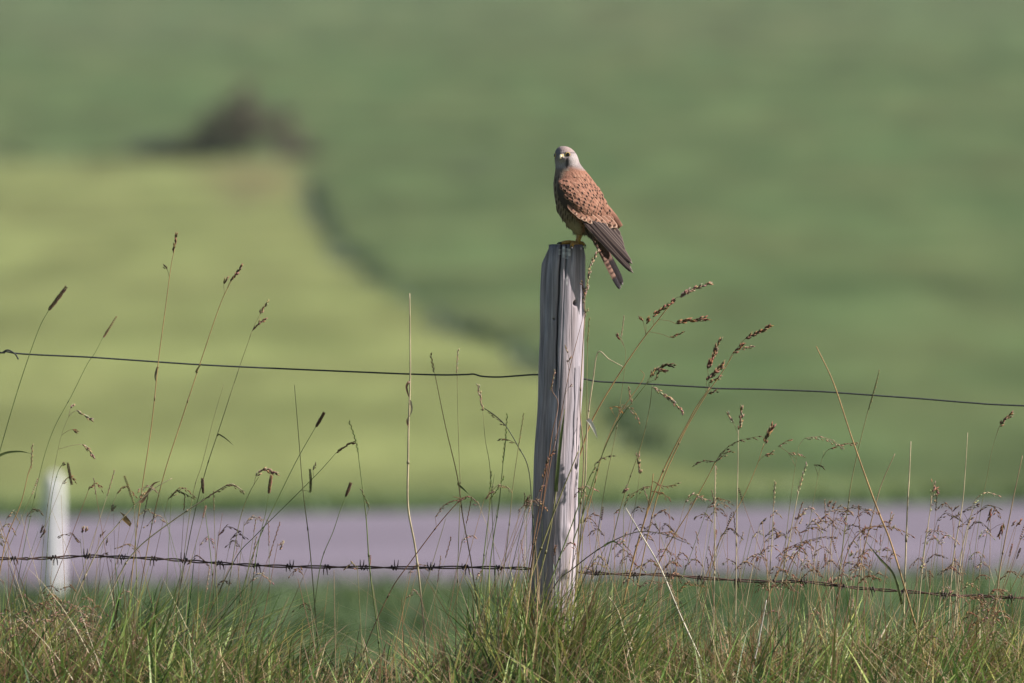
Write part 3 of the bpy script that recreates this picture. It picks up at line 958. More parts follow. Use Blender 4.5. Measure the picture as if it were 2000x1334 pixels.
    # mantle and scapular feathers on the back
    for i, py in enumerate(np.arange(338, 428, 7.2)):
        c, a, b = slice_at(py)
        x0 = np.interp(py, [336, 352, 368, 385, 400, 428], [1118, 1126, 1136, 1150, 1164, 1185]); x1 = np.interp(py, [336, 352, 368, 385, 400, 428], [1143, 1156, 1168, 1177, 1183, 1194])
        n = max(2, int((x1 - x0) / 6.0))
        for j in range(n + 1):
            px = x0 + (x1 - x0) * (j + (.5 if i % 2 else 0)) / (n + .5) + R2.uniform(-1.5, 1.5); py = py + R2.uniform(-.9, .9)
            def fn(xx, yy):
                cc, aa, bb = slice_at(min(yy, 420)); lim = cc + aa * .95
                return body_front(min(xx, lim), min(yy, 420)) + max(0, xx - lim) * .0012 - .0035 * float(sstep(350, 380, yy))
            p, q, nn = surf_frame(fn, px, py, .62, 1)
            kind = R2.choices(('spot', 'drop', 'bar', 'plain'), (.45, .4, .05, .1) if py > 350 else (.0, .4, 0, .6))[0]
            place('mantle_feather', FM[kind], p + nn * .0006, q, nn, body, (.75 + .35 * (py - 338) / 90) * R2.uniform(.92, 1.08), lift=.02)

    # long flight feathers of the folded wing ----------------------------------
    def flight(u, v):
        c = (.034, .024, .024)
        if u > 0: c = mixc(c, (.055, .04, .037), .6)
        if abs(u) > .82: c = mixc(c, (.34, .27, .24), .55)
        if v > .965: c = mixc(c, (.45, .37, .33), .8)
        if abs(u) < .1: c = (.10, .075, .065)
        return c
    FL = feather_mesh('flight_vane', 1.0, .13, flight, camber=.10, tipw=.72, nu=10, nv=16, thick=.006)
    FL.materials.append(M_PLUMAGE)
    def fl_between(name, a, b, ya, yb, w, parent, me, roll=0.0):
        p, q = P(a[0], a[1], ya), P(b[0], b[1], yb); dv = q - p; L = dv.length
        nn = Vector((.28 + roll, -1, .25))
        return place(name, me, p, dv, nn, parent, (L, w / 130.0 * 1.0, min(L, w / 130.0)))
    F1 = [((1136, 425), (1237.6, 534), 12), ((1140, 421), (1234.5, 527), 13), ((1146, 418), (1235.5, 516), 15), ((1152, 418), (1229, 506), 16), ((1158, 419), (1221, 493), 19),
          ((1167, 420), (1217.5, 485), 22), ((1176, 424), (1214, 476), 22), ((1184, 430), (1209, 463), 20), ((1130, 420), (1209, 505), 10), ((1150, 424), (1197, 470), 14)]
    for k, (a, b, w) in enumerate(F1):
        y0 = wing_y(a[0], a[1], .7, .5) + .008 + (.0008 * k if k < 8 else 0)
        a = (a[0] + 6, a[1] + 8)
        fl_between('primary_feather', a, b, y0, max(-.016, y0 - .006) + .0008 * k, w, wing, FL, roll=.05 * k)
    # greater coverts: the pale scalloped edge over the flight feathers
    for k, (a, b, w) in enumerate([((1118, 410), (1138, 428), 9), ((1126, 414), (1146, 432), 9), ((1134, 415), (1157, 437), 10), ((1143, 418), (1166, 439), 10), ((1152, 420), (1177, 441), 11),
                                   ((1164, 421), (1187, 443.5), 11), ((1174, 422), (1196, 446), 12), ((1184, 422), (1204, 445), 12), ((1108, 400), (1127, 420), 8)]):
        y0 = wing_y(a[0], a[1], .7, .6) - .0015
        fl_between('greater_covert', a, b, y0, wing_y(b[0], b[1], .85, .8) - .007, w, wing, FM2)
    # tail -------------------------------------------------------------------
    def tailc(k):
        def f(u, v):
            c = (.22, .13, .10) if k == 0 else ((.025, .02, .022) if v > .55 else (.12, .075, .06))
            if k == 0:
                if math.sin(v * 88) > .3 and u > -.6: c = mixc(c, DRK, .85)
                if v > .80: c = (.03, .026, .03)
            if v > .975: c = (.34, .31, .30)
            return c
        return f
    T0 = feather_mesh('tail_vane_barred', 1.0, .13, tailc(0), camber=.08, tipw=.8, nu=8, nv=40, thick=.006)
    T1 = feather_mesh('tail_vane_dark', 1.0, .13, tailc(1), camber=.08, tipw=.8, nu=8, nv=24, thick=.006)
    T0.materials.append(M_PLUMAGE); T1.materials.append(M_PLUMAGE)
    tb = MB(O)    # tail coverts joining rump and tail
    tb.tube(smooth_path([P(1138, 428, .004), P(1150, 446, .004), P(1166, 470, .005), P(1180, 493, .006)], 5), [.016 - .00085 * i for i in range(16)], (.17, .11, .085), 14)
    tail = tb.build('tail', M_PLUMAGE, root)
    for k, (a, b, w, y) in enumerate([((1152, 448), (1211.5, 566), 11, -.006), ((1154, 446), (1213, 563), 13, -.003), ((1159, 446), (1216.5, 557), 16, .0), ((1160, 446), (1217, 555), 13, .004),
                                      ((1160, 444), (1216, 553), 14, .009), ((1158, 446), (1214, 556), 12, .014)]):
        fl_between('tail_feather', a, b, y + .004, y + .004, w, tail, T0 if k == 0 else T1, roll=.2)
    # far wing, folded against the other flank ---------------------------------
    fw = MB(O); prev = None
    for i in range(17):
        s = i / 16; U = edge(UP, s); ring = []
        w = 20 * math.sin(math.pi * min(1, .12 + .8 * s)) ** .7
        cx, cy = U[0] + 4 + 3 * s, U[1] + 6
        c0, a0, b0_ = slice_at(min(cy, 430)); yb = b0_ * .72 + 4
        for k in range(14):
            q = 2 * math.pi * k / 14
            ring.append(fw.v(P(cx - 5 * math.cos(q), cy + w * .55 * math.cos(q) - 4 * s, 0) + Vector((0, BY + (yb + w * .5 * math.sin(q) + .18 * (cx - c0)) / 1000, 0)), mixc(RUF, DRK, spots(cx + k, cy, 7, 1.8) * .6)))
        if prev:
            for k in range(14): fw.F.append((prev[k], prev[(k + 1) % 14], ring[(k + 1) % 14], ring[k]))
        else: fw.F.append(tuple(reversed(ring)))
        prev = ring
    fw.F.append(tuple(prev))
    farw = fw.build('wing', M_PLUMAGE, root); farw['label'] = 'far wing folded against the hidden flank'
    for k, (a, b, w) in enumerate([((1168, 424), (1210, 470), 14), ((1165, 426), (1218, 490), 13), ((1160, 428), (1226, 506), 12), ((1156, 430), (1230, 518), 11)]):
        fl_between('primary_feather', a, b, .030 - .003 * k, .018 - .001 * k, w, farw, FL)

    # legs and feet --------------------------------------------------------------
    YEL = (.52, .29, .04); YEL2 = (.42, .20, .03); BLK = (.012, .012, .014)
    def leg(kx, y0, back):
        lg = MB(O)
        pts = [P(1135 + kx, 450, y0 - .002), P(1133.5 + kx, 458, y0), P(1131.5 + kx, 466, y0), P(1129.5 + kx, 473, y0), P(1128.5 + kx, 475.5, y0)]
        lg.tube(smooth_path(pts, 4), [.0058, .0054, .005, .0047, .0044, .0041, .0039, .0037, .0036, .0035, .0035, .0035, .0036, .0038, .0041, .0044, .0046], None, 12,
                cols=[mixc(YEL, YEL2, .5 + .5 * math.sin(i * 2.1)) for i in range(17)])
        L = lg.build('leg', M_SKIN, root)
        # toes: three forward (to the left), one back; each bends over the post and ends in a black talon
        toes = [[(1127, 475.5, 0), (1117, 473.6, -.004), (1108, 473.2, -.007), (1100, 475.2, -.009), (1096.5, 475.6, -.010)],
                [(1127, 476, -.002), (1122, 476.0, -.012), (1118.5, 476.2, -.022), (1117, 479.0, -.031), (1116.6, 481.8, -.034)],
                [(1127, 475.5, .002), (1118, 474.5, .012), (1111, 475, .018), (1106, 476.4, .022), (1103, 477, .024)],
                [(1130, 475.5, 0), (1134, 474.5, .004), (1137.5, 475.5, .006), (1139.5, 477.5, .006), (1140.5, 479.5, .006)]]
        tal = [[(1097.5, 474.6, -.010), (1094, 474.4, -.0105), (1091.4, 476, -.011), (1090.8, 478.6, -.0115)],
               [(1116.7, 480.5, -.0335), (1116.4, 484, -.0395), (1116.6, 488, -.0405), (1117.2, 490, -.0385)],
               [(1104, 476.2, .0236), (1100.5, 475.8, .025), (1098.4, 477, .0255), (1098, 479, .0255)],
               [(1139, 476, .006), (1142, 477.5, .0062), (1144, 481.5, .0062), (1143.6, 487, .0062)]]
        for t, c in zip(toes, tal):
            tm = MB(O)
            pp = smooth_path([P(a + kx, b, y0 + z) for a, b, z in t], 4)
            m = len(pp)
            tm.tube(pp, [(.0043 - .0012 * i / m) * (1 + .13 * math.sin(i * 2.4)) for i in range(m)], None, 10, cols=[mixc(YEL, YEL2, .5 + .5 * math.sin(i * 2.2)) for i in range(m)])
            to = tm.build('toe', M_SKIN, root)
            cm = MB(O); pp = smooth_path([P(a + kx, b, y0 + z) for a, b, z in c], 4); m = len(pp)
            cm.tube(pp, [.0019 * (1 - .86 * (i / (m - 1)) ** 1.3) for i in range(m)], BLK, 8)
            cm.build('talon', M_HORN, to)
    leg(0, .012, False)
    leg(-3, .040, True)

    # loose feathers of belly, thigh and vent -------------------------------------
    fr = MB(O); R3 = random.Random(9)
    def wisp(px, py, dx, dy, L, w, col, y):
        pts = []
        for k in range(5):
            t = k / 4
            pts.append(P(px + dx * L * t + R3.uniform(-.4, .4), py + dy * L * t + 1.2 * t * t, y + .003 * t))
        fr.ribbon(pts, [w / 1000 * z for z in (1, 1.05, .85, .5, .08)], col)
    for k in range(150):
        t = R3.random()
        px = np.interp(t, [0, .25, .5, .75, 1], [1086, 1094, 1105, 1117, 1146]) + R3.uniform(-1, 5); py = np.interp(t, [0, .25, .5, .75, 1], [400, 420, 433, 444, 449]) + R3.uniform(-8, 2)
        c, a, b = slice_at(min(py, 452))
        y = BY + R3.uniform(-.8, .5) * b * .9 / 1000
        col = R3.choice([(.20, .145, .10), (.10, .075, .06), (.26, .20, .14), (.15, .115, .085)])
        wisp(px, py, R3.uniform(.1, .55), R3.uniform(.7, 1), R3.uniform(7, 15), R3.uniform(1.5, 3.5), col, y)
    for k in range(70):     # thigh 'trousers'
        a = R3.uniform(0, 6.28)
        px = 1132 + 10 * math.cos(a) + R3.uniform(-2, 2); y = .012 + .016 * math.sin(a)
        wisp(px, 441 + R3.uniform(-4, 4), .05 * math.cos(a) - .05, 1, R3.uniform(9, 19), R3.uniform(2, 3.6), R3.choice([(.26, .20, .13), (.20, .155, .10), (.30, .235, .155)]), y)
    for k in range(40):     # under the tail
        t = R3.random()
        wisp(1142 + 30 * t + R3.uniform(-2, 2), 446 + 34 * t + R3.uniform(-2, 4), R3.uniform(.2, .5), 1, R3.uniform(8, 20) * (1 - .4 * t), R3.uniform(1, 2.2), R3.choice([(.10, .08, .06), (.18, .13, .1), (.06, .05, .05)]), -.004 + R3.uniform(-.006, .006))
    fr.build('belly_feathers', M_PLUMAGE, root)
    root.location.y -= .026

M_EYE, _nt, _N, _L, _p = nodes('bird_eye')
_at = _N.new('ShaderNodeAttribute'); _at.attribute_name = 'Col'
_L.new(_at.outputs['Color'], _p.inputs['Base Color'])
_p.inputs['Roughness'].default_value = .06; _p.inputs['Coat Weight'].default_value = .6
FM2 = feather_mesh('greater_covert_vane', 1.0, .13, lambda u, v: (.50, .36, .28) if (v > .93 or abs(u) > .88) else (mixc(RUF, DRK, .85) if (abs((v * 3.2) % 1 - .5) < .17 and abs(u) < .7 and v > .3) else mixc(RUF, RUFL, v)),
                   camber=.10, tipw=.6, nu=8, nv=18, thick=.006)
FM2.materials.append(M_PLUMAGE)
build_kestrel()
# ------------------------------------------------------------------ single grass stalks one can tell apart
TAN = (.27, .19, .115); STRAW = (.40, .33, .21); BROWN = (.19, .112, .064); DARKB = (.085, .056, .034); GREEN = (.115, .15, .045); OLIVE = (.19, .175, .075)
RUSSET = (.20, .10, .055); ORANGE = (.31, .19, .08); PINK = (.26, .165, .12); PALEB = (.34, .25, .17)
RG = random.Random(21)

def head_timothy(mb, pts, w, col):
    path = smooth_path(pts, 8)
    n = len(path)
    for i in range(n - 1):
        t = i / (n - 1)
        ww = w * .95 * (.55 + .45 * math.sin(math.pi * min(1, .12 + .8 * t)) ** .5)
        d = (path[i + 1] - path[i]).normalized()
        for k in range(7):
            a = 2 * math.pi * (k + .5 * (i % 2)) / 7 + RG.uniform(-.3, .3)
            u = d.orthogonal().normalized(); v = d.cross(u)
            o = u * math.cos(a) + v * math.sin(a)
            mb.spikelet(path[i] + o * ww * .12, d + o * .55, ww * RG.uniform(.75, 1.1), ww * .36, col)

def head_cluster(mb, pts, w, col, density=1.0):
    """cocksfoot clump: spikelets crowd to one side of a short axis"""
    path = smooth_path(pts, 6); n = len(path)
    L = sum((b - a).length for a, b in zip(path[:-1], path[1:]))
    w = w * 1.3; m = max(7, int(L / .0016 * density))
    mb.tube(path, .0005, col, 4)
    for i in range(m):
        t = i / m; p = path[min(n - 2, int(t * (n - 1)))].lerp(path[min(n - 1, int(t * (n - 1)) + 1)], t * (n - 1) % 1)
        d = (path[min(n - 1, int(t * (n - 1)) + 1)] - path[int(t * (n - 1))]).normalized()
        side = Vector((RG.uniform(-1, 1), RG.uniform(-.8, .8), RG.uniform(-1, 1)))
        lump = .65 + .45 * math.sin(t * L / .011 * 6.28)
        mb.spikelet(p + side * w * .16 * lump, d * 1.25 + side * .5, w * RG.uniform(.8, 1.2), w * .42, col)

def head_rye(mb, pts, w, col):
    path = smooth_path(pts, 8); n = len(path)
    L = sum((b - a).length for a, b in zip(path[:-1], path[1:])); m = max(4, int(L / .0045))
    mb.tube(path, .0006, col, 4)
    for i in range(m):
        t = i / m; k = int(t * (n - 1)); p = path[k].lerp(path[k + 1], t * (n - 1) % 1); d = (path[k + 1] - path[k]).normalized()
        s = Vector((1 if i % 2 else -1, RG.uniform(-.3, .3), 0)); s = s - d * s.dot(d)
        mb.spikelet(p, d + s * .35, w * 1.9, w * .5, col)

def head_panicle(mb, pts, w, col):
    """loose drooping panicle with thin branchlets"""
    path = smooth_path(pts, 6); n = len(path)
    L = sum((b - a).length for a, b in zip(path[:-1], path[1:])); m = max(6, int(L / .0042))
    mb.tube(path, [.0006 * (1 - .6 * i / n) for i in range(n)], col, 4)
    for i in range(m):
        t = i / m; k = int(t * (n - 1)); p = path[k].lerp(path[k + 1], t * (n - 1) % 1); d = (path[k + 1] - path[k]).normalized()
        side = Vector((RG.uniform(-1, 1), RG.uniform(-1, 1), RG.uniform(-1, .4)))
        q = p + (d * .8 + side * .8) * w * RG.uniform(.4, 1.1)
        mb.tube([p, q], .00028, col, 3, cap=False)
        mb.spikelet(q, d + side * .3 - Vector((0, 0, .25)), RG.uniform(.0065, .0105), .003, col)
HEADS = {'t': head_timothy, 'c': head_cluster, 'r': head_rye, 'p': head_panicle}

def to_ground(pts, y):
    """continue a traced stem down into the turf"""
    p = list(pts); a, b = p[-2], p[-1]
    gpy = 1425
    if b[1] < gpy - 10:
        dx = (b[0] - a[0]) / max(8, (b[1] - a[1])) if b[1] > a[1] else 0
        dx = max(-.6, min(.6, dx)); m = (gpy - b[1])
        p.append((b[0] + dx * m * .35, b[1] + m * .5)); p.append((b[0] + dx * m * .5, gpy))
    return p

def stalk(label, stem, heads=(), y=0.0, col=OLIVE, r=1.1, leaves=(), cat='grass stalk'):
    """stem: photo pixels from the tip down; heads: (type, pixels from base to tip, width mm, colour)"""
    sp = to_ground(stem, y); foot = P(sp[-1][0], sp[-1][1], y)
    gz = float(ground_z(foot.x, foot.y)); foot.z = gz
    root = empty('grass_stalk', foot, label, cat, 'tall grass stalks along the fence')
    yj = RG.uniform(-.03, .03)
    path = smooth_path([P(a, b, y + yj * (1 - i / len(sp))) for i, (a, b) in enumerate(sp)], 7)
    path[-1].z = gz - .01
    n = len(path); k = [(.55 + .45 * min(1, 2.2 * i / n)) for i in range(n)]
    cols = []
    for i in range(n):
        t = i / n; c = tuple(x * (1 + .18 * math.sin(i * .9)) for x in col)
        cols.append(mixc(c, GREEN, .55 * max(0, (t - .55) / .45)))
    mb = MB(foot)
    mb.tube(path, [r / 1000 * q for q in k], None, 6, cols=cols)
    # swollen node
    for f in (.45, .7):
        i = int(n * f)
        mb.tube([path[i], path[i].lerp(path[i + 1], .5)], r / 1000 * 1.45, tuple(x * .6 for x in col), 6)
    mb.build('stem', M_STEM, root)
    for typ, pts, w, hc in heads:
        hp = [P(a, b, y + yj) for a, b in pts]
        hm = MB(foot)
        HEADS[typ](hm, hp, w / 1000, hc)
        near = min(path, key=lambda q: (q - hp[0]).length)
        if (near - hp[0]).length > .002:
            low = min(path, key=lambda q: (q - (hp[0] + Vector((0, 0, -.02)))).length)
            hm.tube(smooth_path([low, low.lerp(hp[0], .6) + Vector((0, 0, .002)), hp[0]], 3), .00035, hc, 4)
        hm.build('seed_head', M_SEED, root)
    for pts, w, lc in leaves:
        lm = MB(foot); lp = smooth_path([P(a, b, y + yj - .001) for a, b in pts], 5); m = len(lp)
        near = min(path, key=lambda q: (q - lp[0]).length)
        if (near - lp[0]).length < .03: lp[0] = near
        lm.ribbon(lp, [w / 1000 * max(.1, (1 - (i / (m - 1)) ** 2)) for i in range(m)], lc)
        lm.build('leaf', M_GRASS, root)
    return root

def build_stalks():
    S = stalk
    # left of the post
    S('dark cylindrical seed head on a leaning stem at the left edge, above the plain wire', [(95, 606), (75, 645), (40, 745), (3, 870), (-20, 960), (-30, 1100)], [('t', [(95, 606), (112, 584), (130, 560)], 8.5, DARKB)], .05, GREEN, 1.0)
    S('thin brown seed head with a pale tip, just above the wire at far left', [(201, 659), (185, 690), (170, 712), (140, 772), (100, 850), (70, 960)], [('t', [(202, 659), (212, 643), (228, 617)], 5, BROWN)], .12, GREEN, .6)
    S('tallest stalk left of the post with a knotted seed head', [(341, 487), (334, 520), (322, 610), (310, 700), (296, 830), (278, 950), (262, 1080)],
      [('c', [(338, 494), (342, 478), (345, 457)], 7, BROWN), ('c', [(326, 526), (321, 519)], 6, DARKB)], -.06, ORANGE, .9, [([(306, 722), (303, 735), (305, 748)], 4, TAN)])
    S('stalk with clustered brown seed head, second tallest left of the post', [(462, 532), (448, 556), (428, 600), (390, 712), (352, 828), (318, 935), (290, 1060)],
      [('c', [(455, 546), (463, 534), (471, 520)], 8, BROWN), ('c', [(437, 554), (442, 545)], 7, BROWN), ('c', [(450, 549), (454, 543)], 6, DARKB)], .02, ORANGE, .9, [([(382, 727), (388, 717), (394, 710)], 4, OLIVE)])
    S('stalk with forked brown seed head, just left of the bare straw', [(492, 648), (466, 722), (428, 838), (400, 925), (372, 1040)],
      [('c', [(508, 614), (514, 603), (523, 590)], 7, TAN), ('c', [(493, 646), (505, 632), (517, 623)], 7, BROWN)], .06, OLIVE, .8, [([(424, 846), (440, 856), (456, 870)], 3, OLIVE)])
    S('faint thin stem without head between two clustered stalks', [(437, 750), (418, 815), (395, 905), (378, 960), (360, 1080)], (), .14, OLIVE, .6)
    S('drooping pale-brown seed tufts on a hair-thin stem at left', [(140, 800), (120, 850), (105, 920), (90, 1010), (80, 1120)],
      [('c', [(138, 798), (142, 792)], 6, PALEB), ('c', [(149, 802), (163, 810), (179, 820)], 7, PALEB), ('c', [(141, 839), (149, 842)], 6, BROWN), ('c', [(160, 868), (172, 878), (182, 891)], 7, PALEB)], -.1, OLIVE, .5)
    S('short dark drooping spike above the white marker post', [(122, 908), (127, 903), (132, 902)][::-1] + [(112, 925), (100, 980), (92, 1080)], [('t', [(132, 903), (136, 925), (140, 946)], 6, DARKB), ('c', [(120, 909), (125, 906)], 5, DARKB)], -.04, GREEN, .6)
    S('pale upright ear at the far left edge beside the marker post', [(62, 908), (55, 925), (40, 985), (12, 1055), (-5, 1150)], [('r', [(61, 915), (62, 895), (63, 868)], 4.5, TAN)], -.08, ORANGE, 1.0, [([(-6, 892), (14, 884), (40, 882), (60, 886)], 5, GREEN)])
    S('slim green spike pointing up from the left grass clump', [(262, 984), (264, 1030), (266, 1100), (268, 1200)], [('t', [(262, 986), (252, 955), (243, 929)], 6, OLIVE)], -.1, OLIVE, .9)
    S('short brown club-like spike over the barbed wire at left', [(397, 964), (402, 1010), (412, 1090), (420, 1190)], [('t', [(397, 964), (396, 950), (395, 935)], 6.5, DARKB)], .0, GREEN, .8)
    S('long pale straw slanting up to the right with a drooping dark tip', [(478, 962), (462, 950), (445, 947), (400, 975), (340, 1015), (270, 1070), (230, 1130)], [('p', [(400, 974), (430, 955), (450, 947), (478, 960)], 5, DARKB)], -.15, STRAW, 1.3)
    S('tan straw with bent dark leaf crossing the grass clump at left', [(336, 934), (300, 955), (260, 990), (225, 1030), (188, 1080)], (), -.12, STRAW, 1.0, [([(274, 985), (290, 960), (300, 945), (313, 940)], 6, BROWN), ([(258, 1030), (245, 1010), (234, 1000)], 7, ORANGE)])
    S('pinkish nodding seed head left of the long-stemmed spike pair', [(505, 932), (497, 945), (486, 965), (470, 1010), (455, 1090)], [('c', [(500, 930), (512, 918), (526, 920), (540, 925)], 8, PINK)], .03, OLIVE, .7)
    S('small orange-brown spike on a straight stem, middle left', [(525, 964), (518, 1005), (505, 1060), (492, 1150)], [('t', [(525, 964), (527, 948), (530, 929)], 7, BROWN)], -.03, GREEN, .8)
    S('dark brown spike leaning right, nearest the thin green bare stem', [(617, 833), (580, 898), (542, 975), (505, 1055), (480, 1130)], [('t', [(617, 834), (624, 822), (633, 806)], 7, BROWN)], .02, GREEN, .9)
    S('long slanting stem ending in a purple-brown tuft', [(656, 885), (620, 925), (560, 985), (500, 1045), (455, 1100)], [('c', [(656, 885), (672, 873), (690, 864)], 6, BROWN), ('t', [(606, 962), (607, 940), (605, 916)], 6, OLIVE), ('c', [(611, 918), (617, 905)], 5, PALEB)], .08, GREEN, .8)
    S('green rye ear on a tall stem left of the bare straw', [(699, 882), (705, 930), (715, 1010), (722, 1110), (736, 1220)], [('r', [(700, 885), (693, 855), (682, 822)], 5, GREEN), ('r', [(722, 992), (714, 975), (705, 955)], 5, OLIVE)], -.05, GREEN, 1.2)
    S('slender bare yellowish stem in the middle left', [(575, 752), (583, 850), (592, 960), (604, 1060), (616, 1200)], (), .04, OLIVE, .95)
    S('dark spike low over the road, middle left', [(675, 970), (665, 995), (650, 1040), (628, 1095), (615, 1180)], [('t', [(675, 970), (680, 958), (685, 944)], 7, DARKB)], .0, GREEN, .8)
    S('tall thick bare straw rising above the wire left of the post', [(800, 573), (801, 660), (801, 745), (798, 830), (797, 900), (797, 990), (811, 1070), (824, 1180)], (), -.05, STRAW, 1.9,
      [([(799, 745), (794, 755), (797, 770), (800, 778)], 5, BROWN), ([(801, 782), (804, 800), (799, 815)], 5, STRAW), ([(797, 832), (795, 822), (796, 815)], 4, BROWN)], 'straw')
    S('brown spike meeting the wire on a long curved stem', [(849, 729), (870, 832), (893, 930), (904, 1010), (922, 1110)], [('r', [(848, 728), (845, 712), (841, 690)], 5, BROWN)], .03, ORANGE, 1.1, [([(893, 945), (905, 955), (915, 965)], 4, GREEN)])
    S('fine stem with pale loose tip left of the post', [(893, 725), (894, 800), (897, 900), (899, 960), (895, 1080)], [('r', [(892, 728), (893, 705), (895, 682)], 4, PALEB)], .1, OLIVE, .7)
    S('tan spindle-shaped head next to the dark branching stem', [(943, 803), (948, 860), (957, 915), (962, 1020)], [('c', [(943, 803), (939, 780), (934, 753)], 5.5, PALEB)], .05, OLIVE, .6)
    S('dark branching stem bending left of the post', [(946, 797), (968, 812), (988, 832), (1012, 872), (1032, 915), (1040, 1000)], [('p', [(988, 832), (970, 815), (946, 797)], 3, DARKB), ('p', [(1005, 865), (990, 858), (975, 857)], 3, DARKB)], -.09, (.06, .07, .03), 1.1)
    S('dark-green ear on a vertical stem left of the post', [(990, 850), (983, 900), (975, 980), (960, 1080)], [('r', [(982, 905), (987, 860), (991, 808)], 4.5, GREEN)], -.07, GREEN, 1.0)
    S('thin pale-tipped stem closest to the left side of the post', [(1023, 806), (1015, 860), (1003, 940), (992, 1050), (980, 1150)], [('r', [(1013, 870), (1018, 840), (1023, 806)], 3.5, OLIVE)], -.1, OLIVE, .8)
    S('short green spray beside the left edge of the post', [(966, 925), (958, 980), (948, 1060), (940, 1140)], [('r', [(957, 975), (972, 955), (985, 930)], 4.5, GREEN), ('r', [(956, 965), (958, 945), (960, 920)], 4, GREEN)], -.13, GREEN, 1.0)
    S('russet bent stems crossing below the barbed wire left of the post', [(885, 970), (905, 975), (900, 975), (860, 1020), (800, 1100), (760, 1160)], [('p', [(850, 1010), (870, 985), (897, 975)], 3, BROWN)], -.08, RUSSET, 1.0)
    # in front of the post
    S('thick green leaf standing in front of the post', [(1103, 800), (1094, 870), (1086, 960), (1070, 1060), (1045, 1160), (1030, 1250)], (), -.10, OLIVE, 1.6, [([(1085, 962), (1094, 870), (1099, 830), (1103, 798)], 7, (.12, .15, .05))])
    S('thin pinkish stem running up the lit face of the post', [(1141, 612), (1128, 660), (1112, 725), (1096, 810), (1078, 890), (1062, 980), (1046, 1060)], [('c', [(1108, 708), (1114, 698)], 5, BROWN), ('c', [(1109, 690), (1104, 676)], 5, PALEB), ('c', [(1112, 756), (1117, 752)], 4, PALEB)], -.075, RUSSET, .8)
    S('second pinkish stem on the shaded face of the post', [(1083, 725), (1078, 760), (1090, 790), (1078, 850), (1068, 930), (1056, 1010), (1040, 1090)], [('r', [(1075, 762), (1079, 745), (1084, 722)], 4, PALEB)], -.085, RUSSET, .9)
    S('yellow-green straw slanting across the foot of the post', [(1130, 880), (1100, 955), (1075, 1020), (1050, 1090), (1020, 1180)], (), -.12, OLIVE, 1.8)
    S('green stem slanting across the post from lower left to right', [(1165, 905), (1140, 960), (1115, 1030), (1085, 1110), (1060, 1180)], [('p', [(1155, 925), (1170, 900), (1195, 888)], 3, DARKB)], -.14, GREEN, 1.3)
    S('red-brown stem crossing the shaded foot of the post', [(1070, 905), (1060, 950), (1050, 1010), (1038, 1080), (1025, 1160)], [('p', [(1062, 935), (1070, 900), (1080, 880)], 3, RUSSET)], -.11, RUSSET, 1.1)
    S('twisted dry seed spike hanging at the right side of the post under the tail', [(1147, 556), (1142, 590), (1142, 620), (1137, 700), (1133, 800), (1140, 900), (1130, 1040)],
      [('c', [(1138, 592), (1148, 555), (1153, 520), (1168, 490)], 6.5, PALEB), ('c', [(1142, 580), (1139, 565), (1135, 550)], 5, BROWN), ('c', [(1141, 622), (1143, 612), (1147, 604)], 5, TAN)], -.058, TAN, 1.2)
    # right of the post
    S('pale straw snapped over at the top, close to the right of the post', [(1216, 716), (1190, 702), (1168, 688), (1158, 745), (1150, 800), (1146, 850), (1142, 960), (1130, 1090)], (), -.02, STRAW, 1.5, [([(1152, 822), (1160, 838), (1167, 856)], 8, (.62, .58, .5))])
    S('tall orange stem with spreading brown seed clusters right of the bird', [(1314, 588), (1286, 624), (1250, 670), (1200, 745), (1156, 822), (1132, 890), (1092, 1005), (1062, 1080)],
      [('c', [(1275, 618), (1295, 602), (1316, 589)], 8, RUSSET), ('c', [(1262, 632), (1266, 624)], 8, RUSSET), ('c', [(1256, 628), (1250, 621)], 6, RUSSET), ('c', [(1327, 580), (1352, 566), (1388, 554)], 8, PINK),
       ('c', [(1320, 632), (1345, 625), (1379, 623)], 9, RUSSET), ('c', [(1308, 659), (1320, 655), (1333, 650)], 6, RUSSET)], .0, ORANGE, 1.5)
    S('small brown head with long awn between post and orange stem', [(1212, 666), (1222, 690), (1215, 760), (1200, 860), (1180, 960)], [('c', [(1212, 664), (1206, 653)], 7, BROWN), ('r', [(1213, 660), (1216, 640), (1219, 616)], 3, PALEB)], .06, OLIVE, .6)
    S('fine vertical stem against the field just right of the post', [(1150, 625), (1147, 700), (1146, 800), (1144, 900), (1138, 1050)], [('r', [(1147, 668), (1149, 650), (1151, 620)], 4, OLIVE)], .05, OLIVE, .8)
    S('double dark-brown seed head touching the wire right of the orange stem', [(1386, 757), (1360, 795), (1340, 832), (1302, 905), (1268, 990), (1238, 1090)],
      [('c', [(1382, 722), (1392, 698), (1406, 665)], 9.5, BROWN), ('c', [(1380, 745), (1395, 728), (1411, 713)], 10, BROWN), ('c', [(1385, 747), (1397, 741), (1405, 735)], 7, BROWN), ('c', [(1383, 769), (1390, 767), (1399, 764)], 6, DARKB)], -.04, ORANGE, 1.4)
    S('russet seed head highest on the right, above its smaller twin', [(1432, 692), (1410, 728), (1380, 770), (1345, 828), (1315, 890), (1290, 950), (1262, 1060)], [('c', [(1455, 662), (1475, 652), (1503, 637)], 8.5, RUSSET), ('c', [(1431, 690), (1444, 680), (1450, 674)], 8, RUSSET), ('c', [(1450, 681), (1460, 679), (1470, 676)], 6, TAN)], .03, ORANGE, 1.1)
    S('dark ragged seed head over the wire on a green stem', [(1272, 738), (1235, 785), (1200, 835), (1172, 900), (1140, 1000), (1110, 1090)], [('c', [(1270, 737), (1282, 722), (1298, 724)], 8, BROWN), ('c', [(1288, 718), (1300, 713), (1315, 714)], 8, DARKB), ('c', [(1281, 742), (1285, 728)], 6, BROWN)], -.03, GREEN, 1.1)
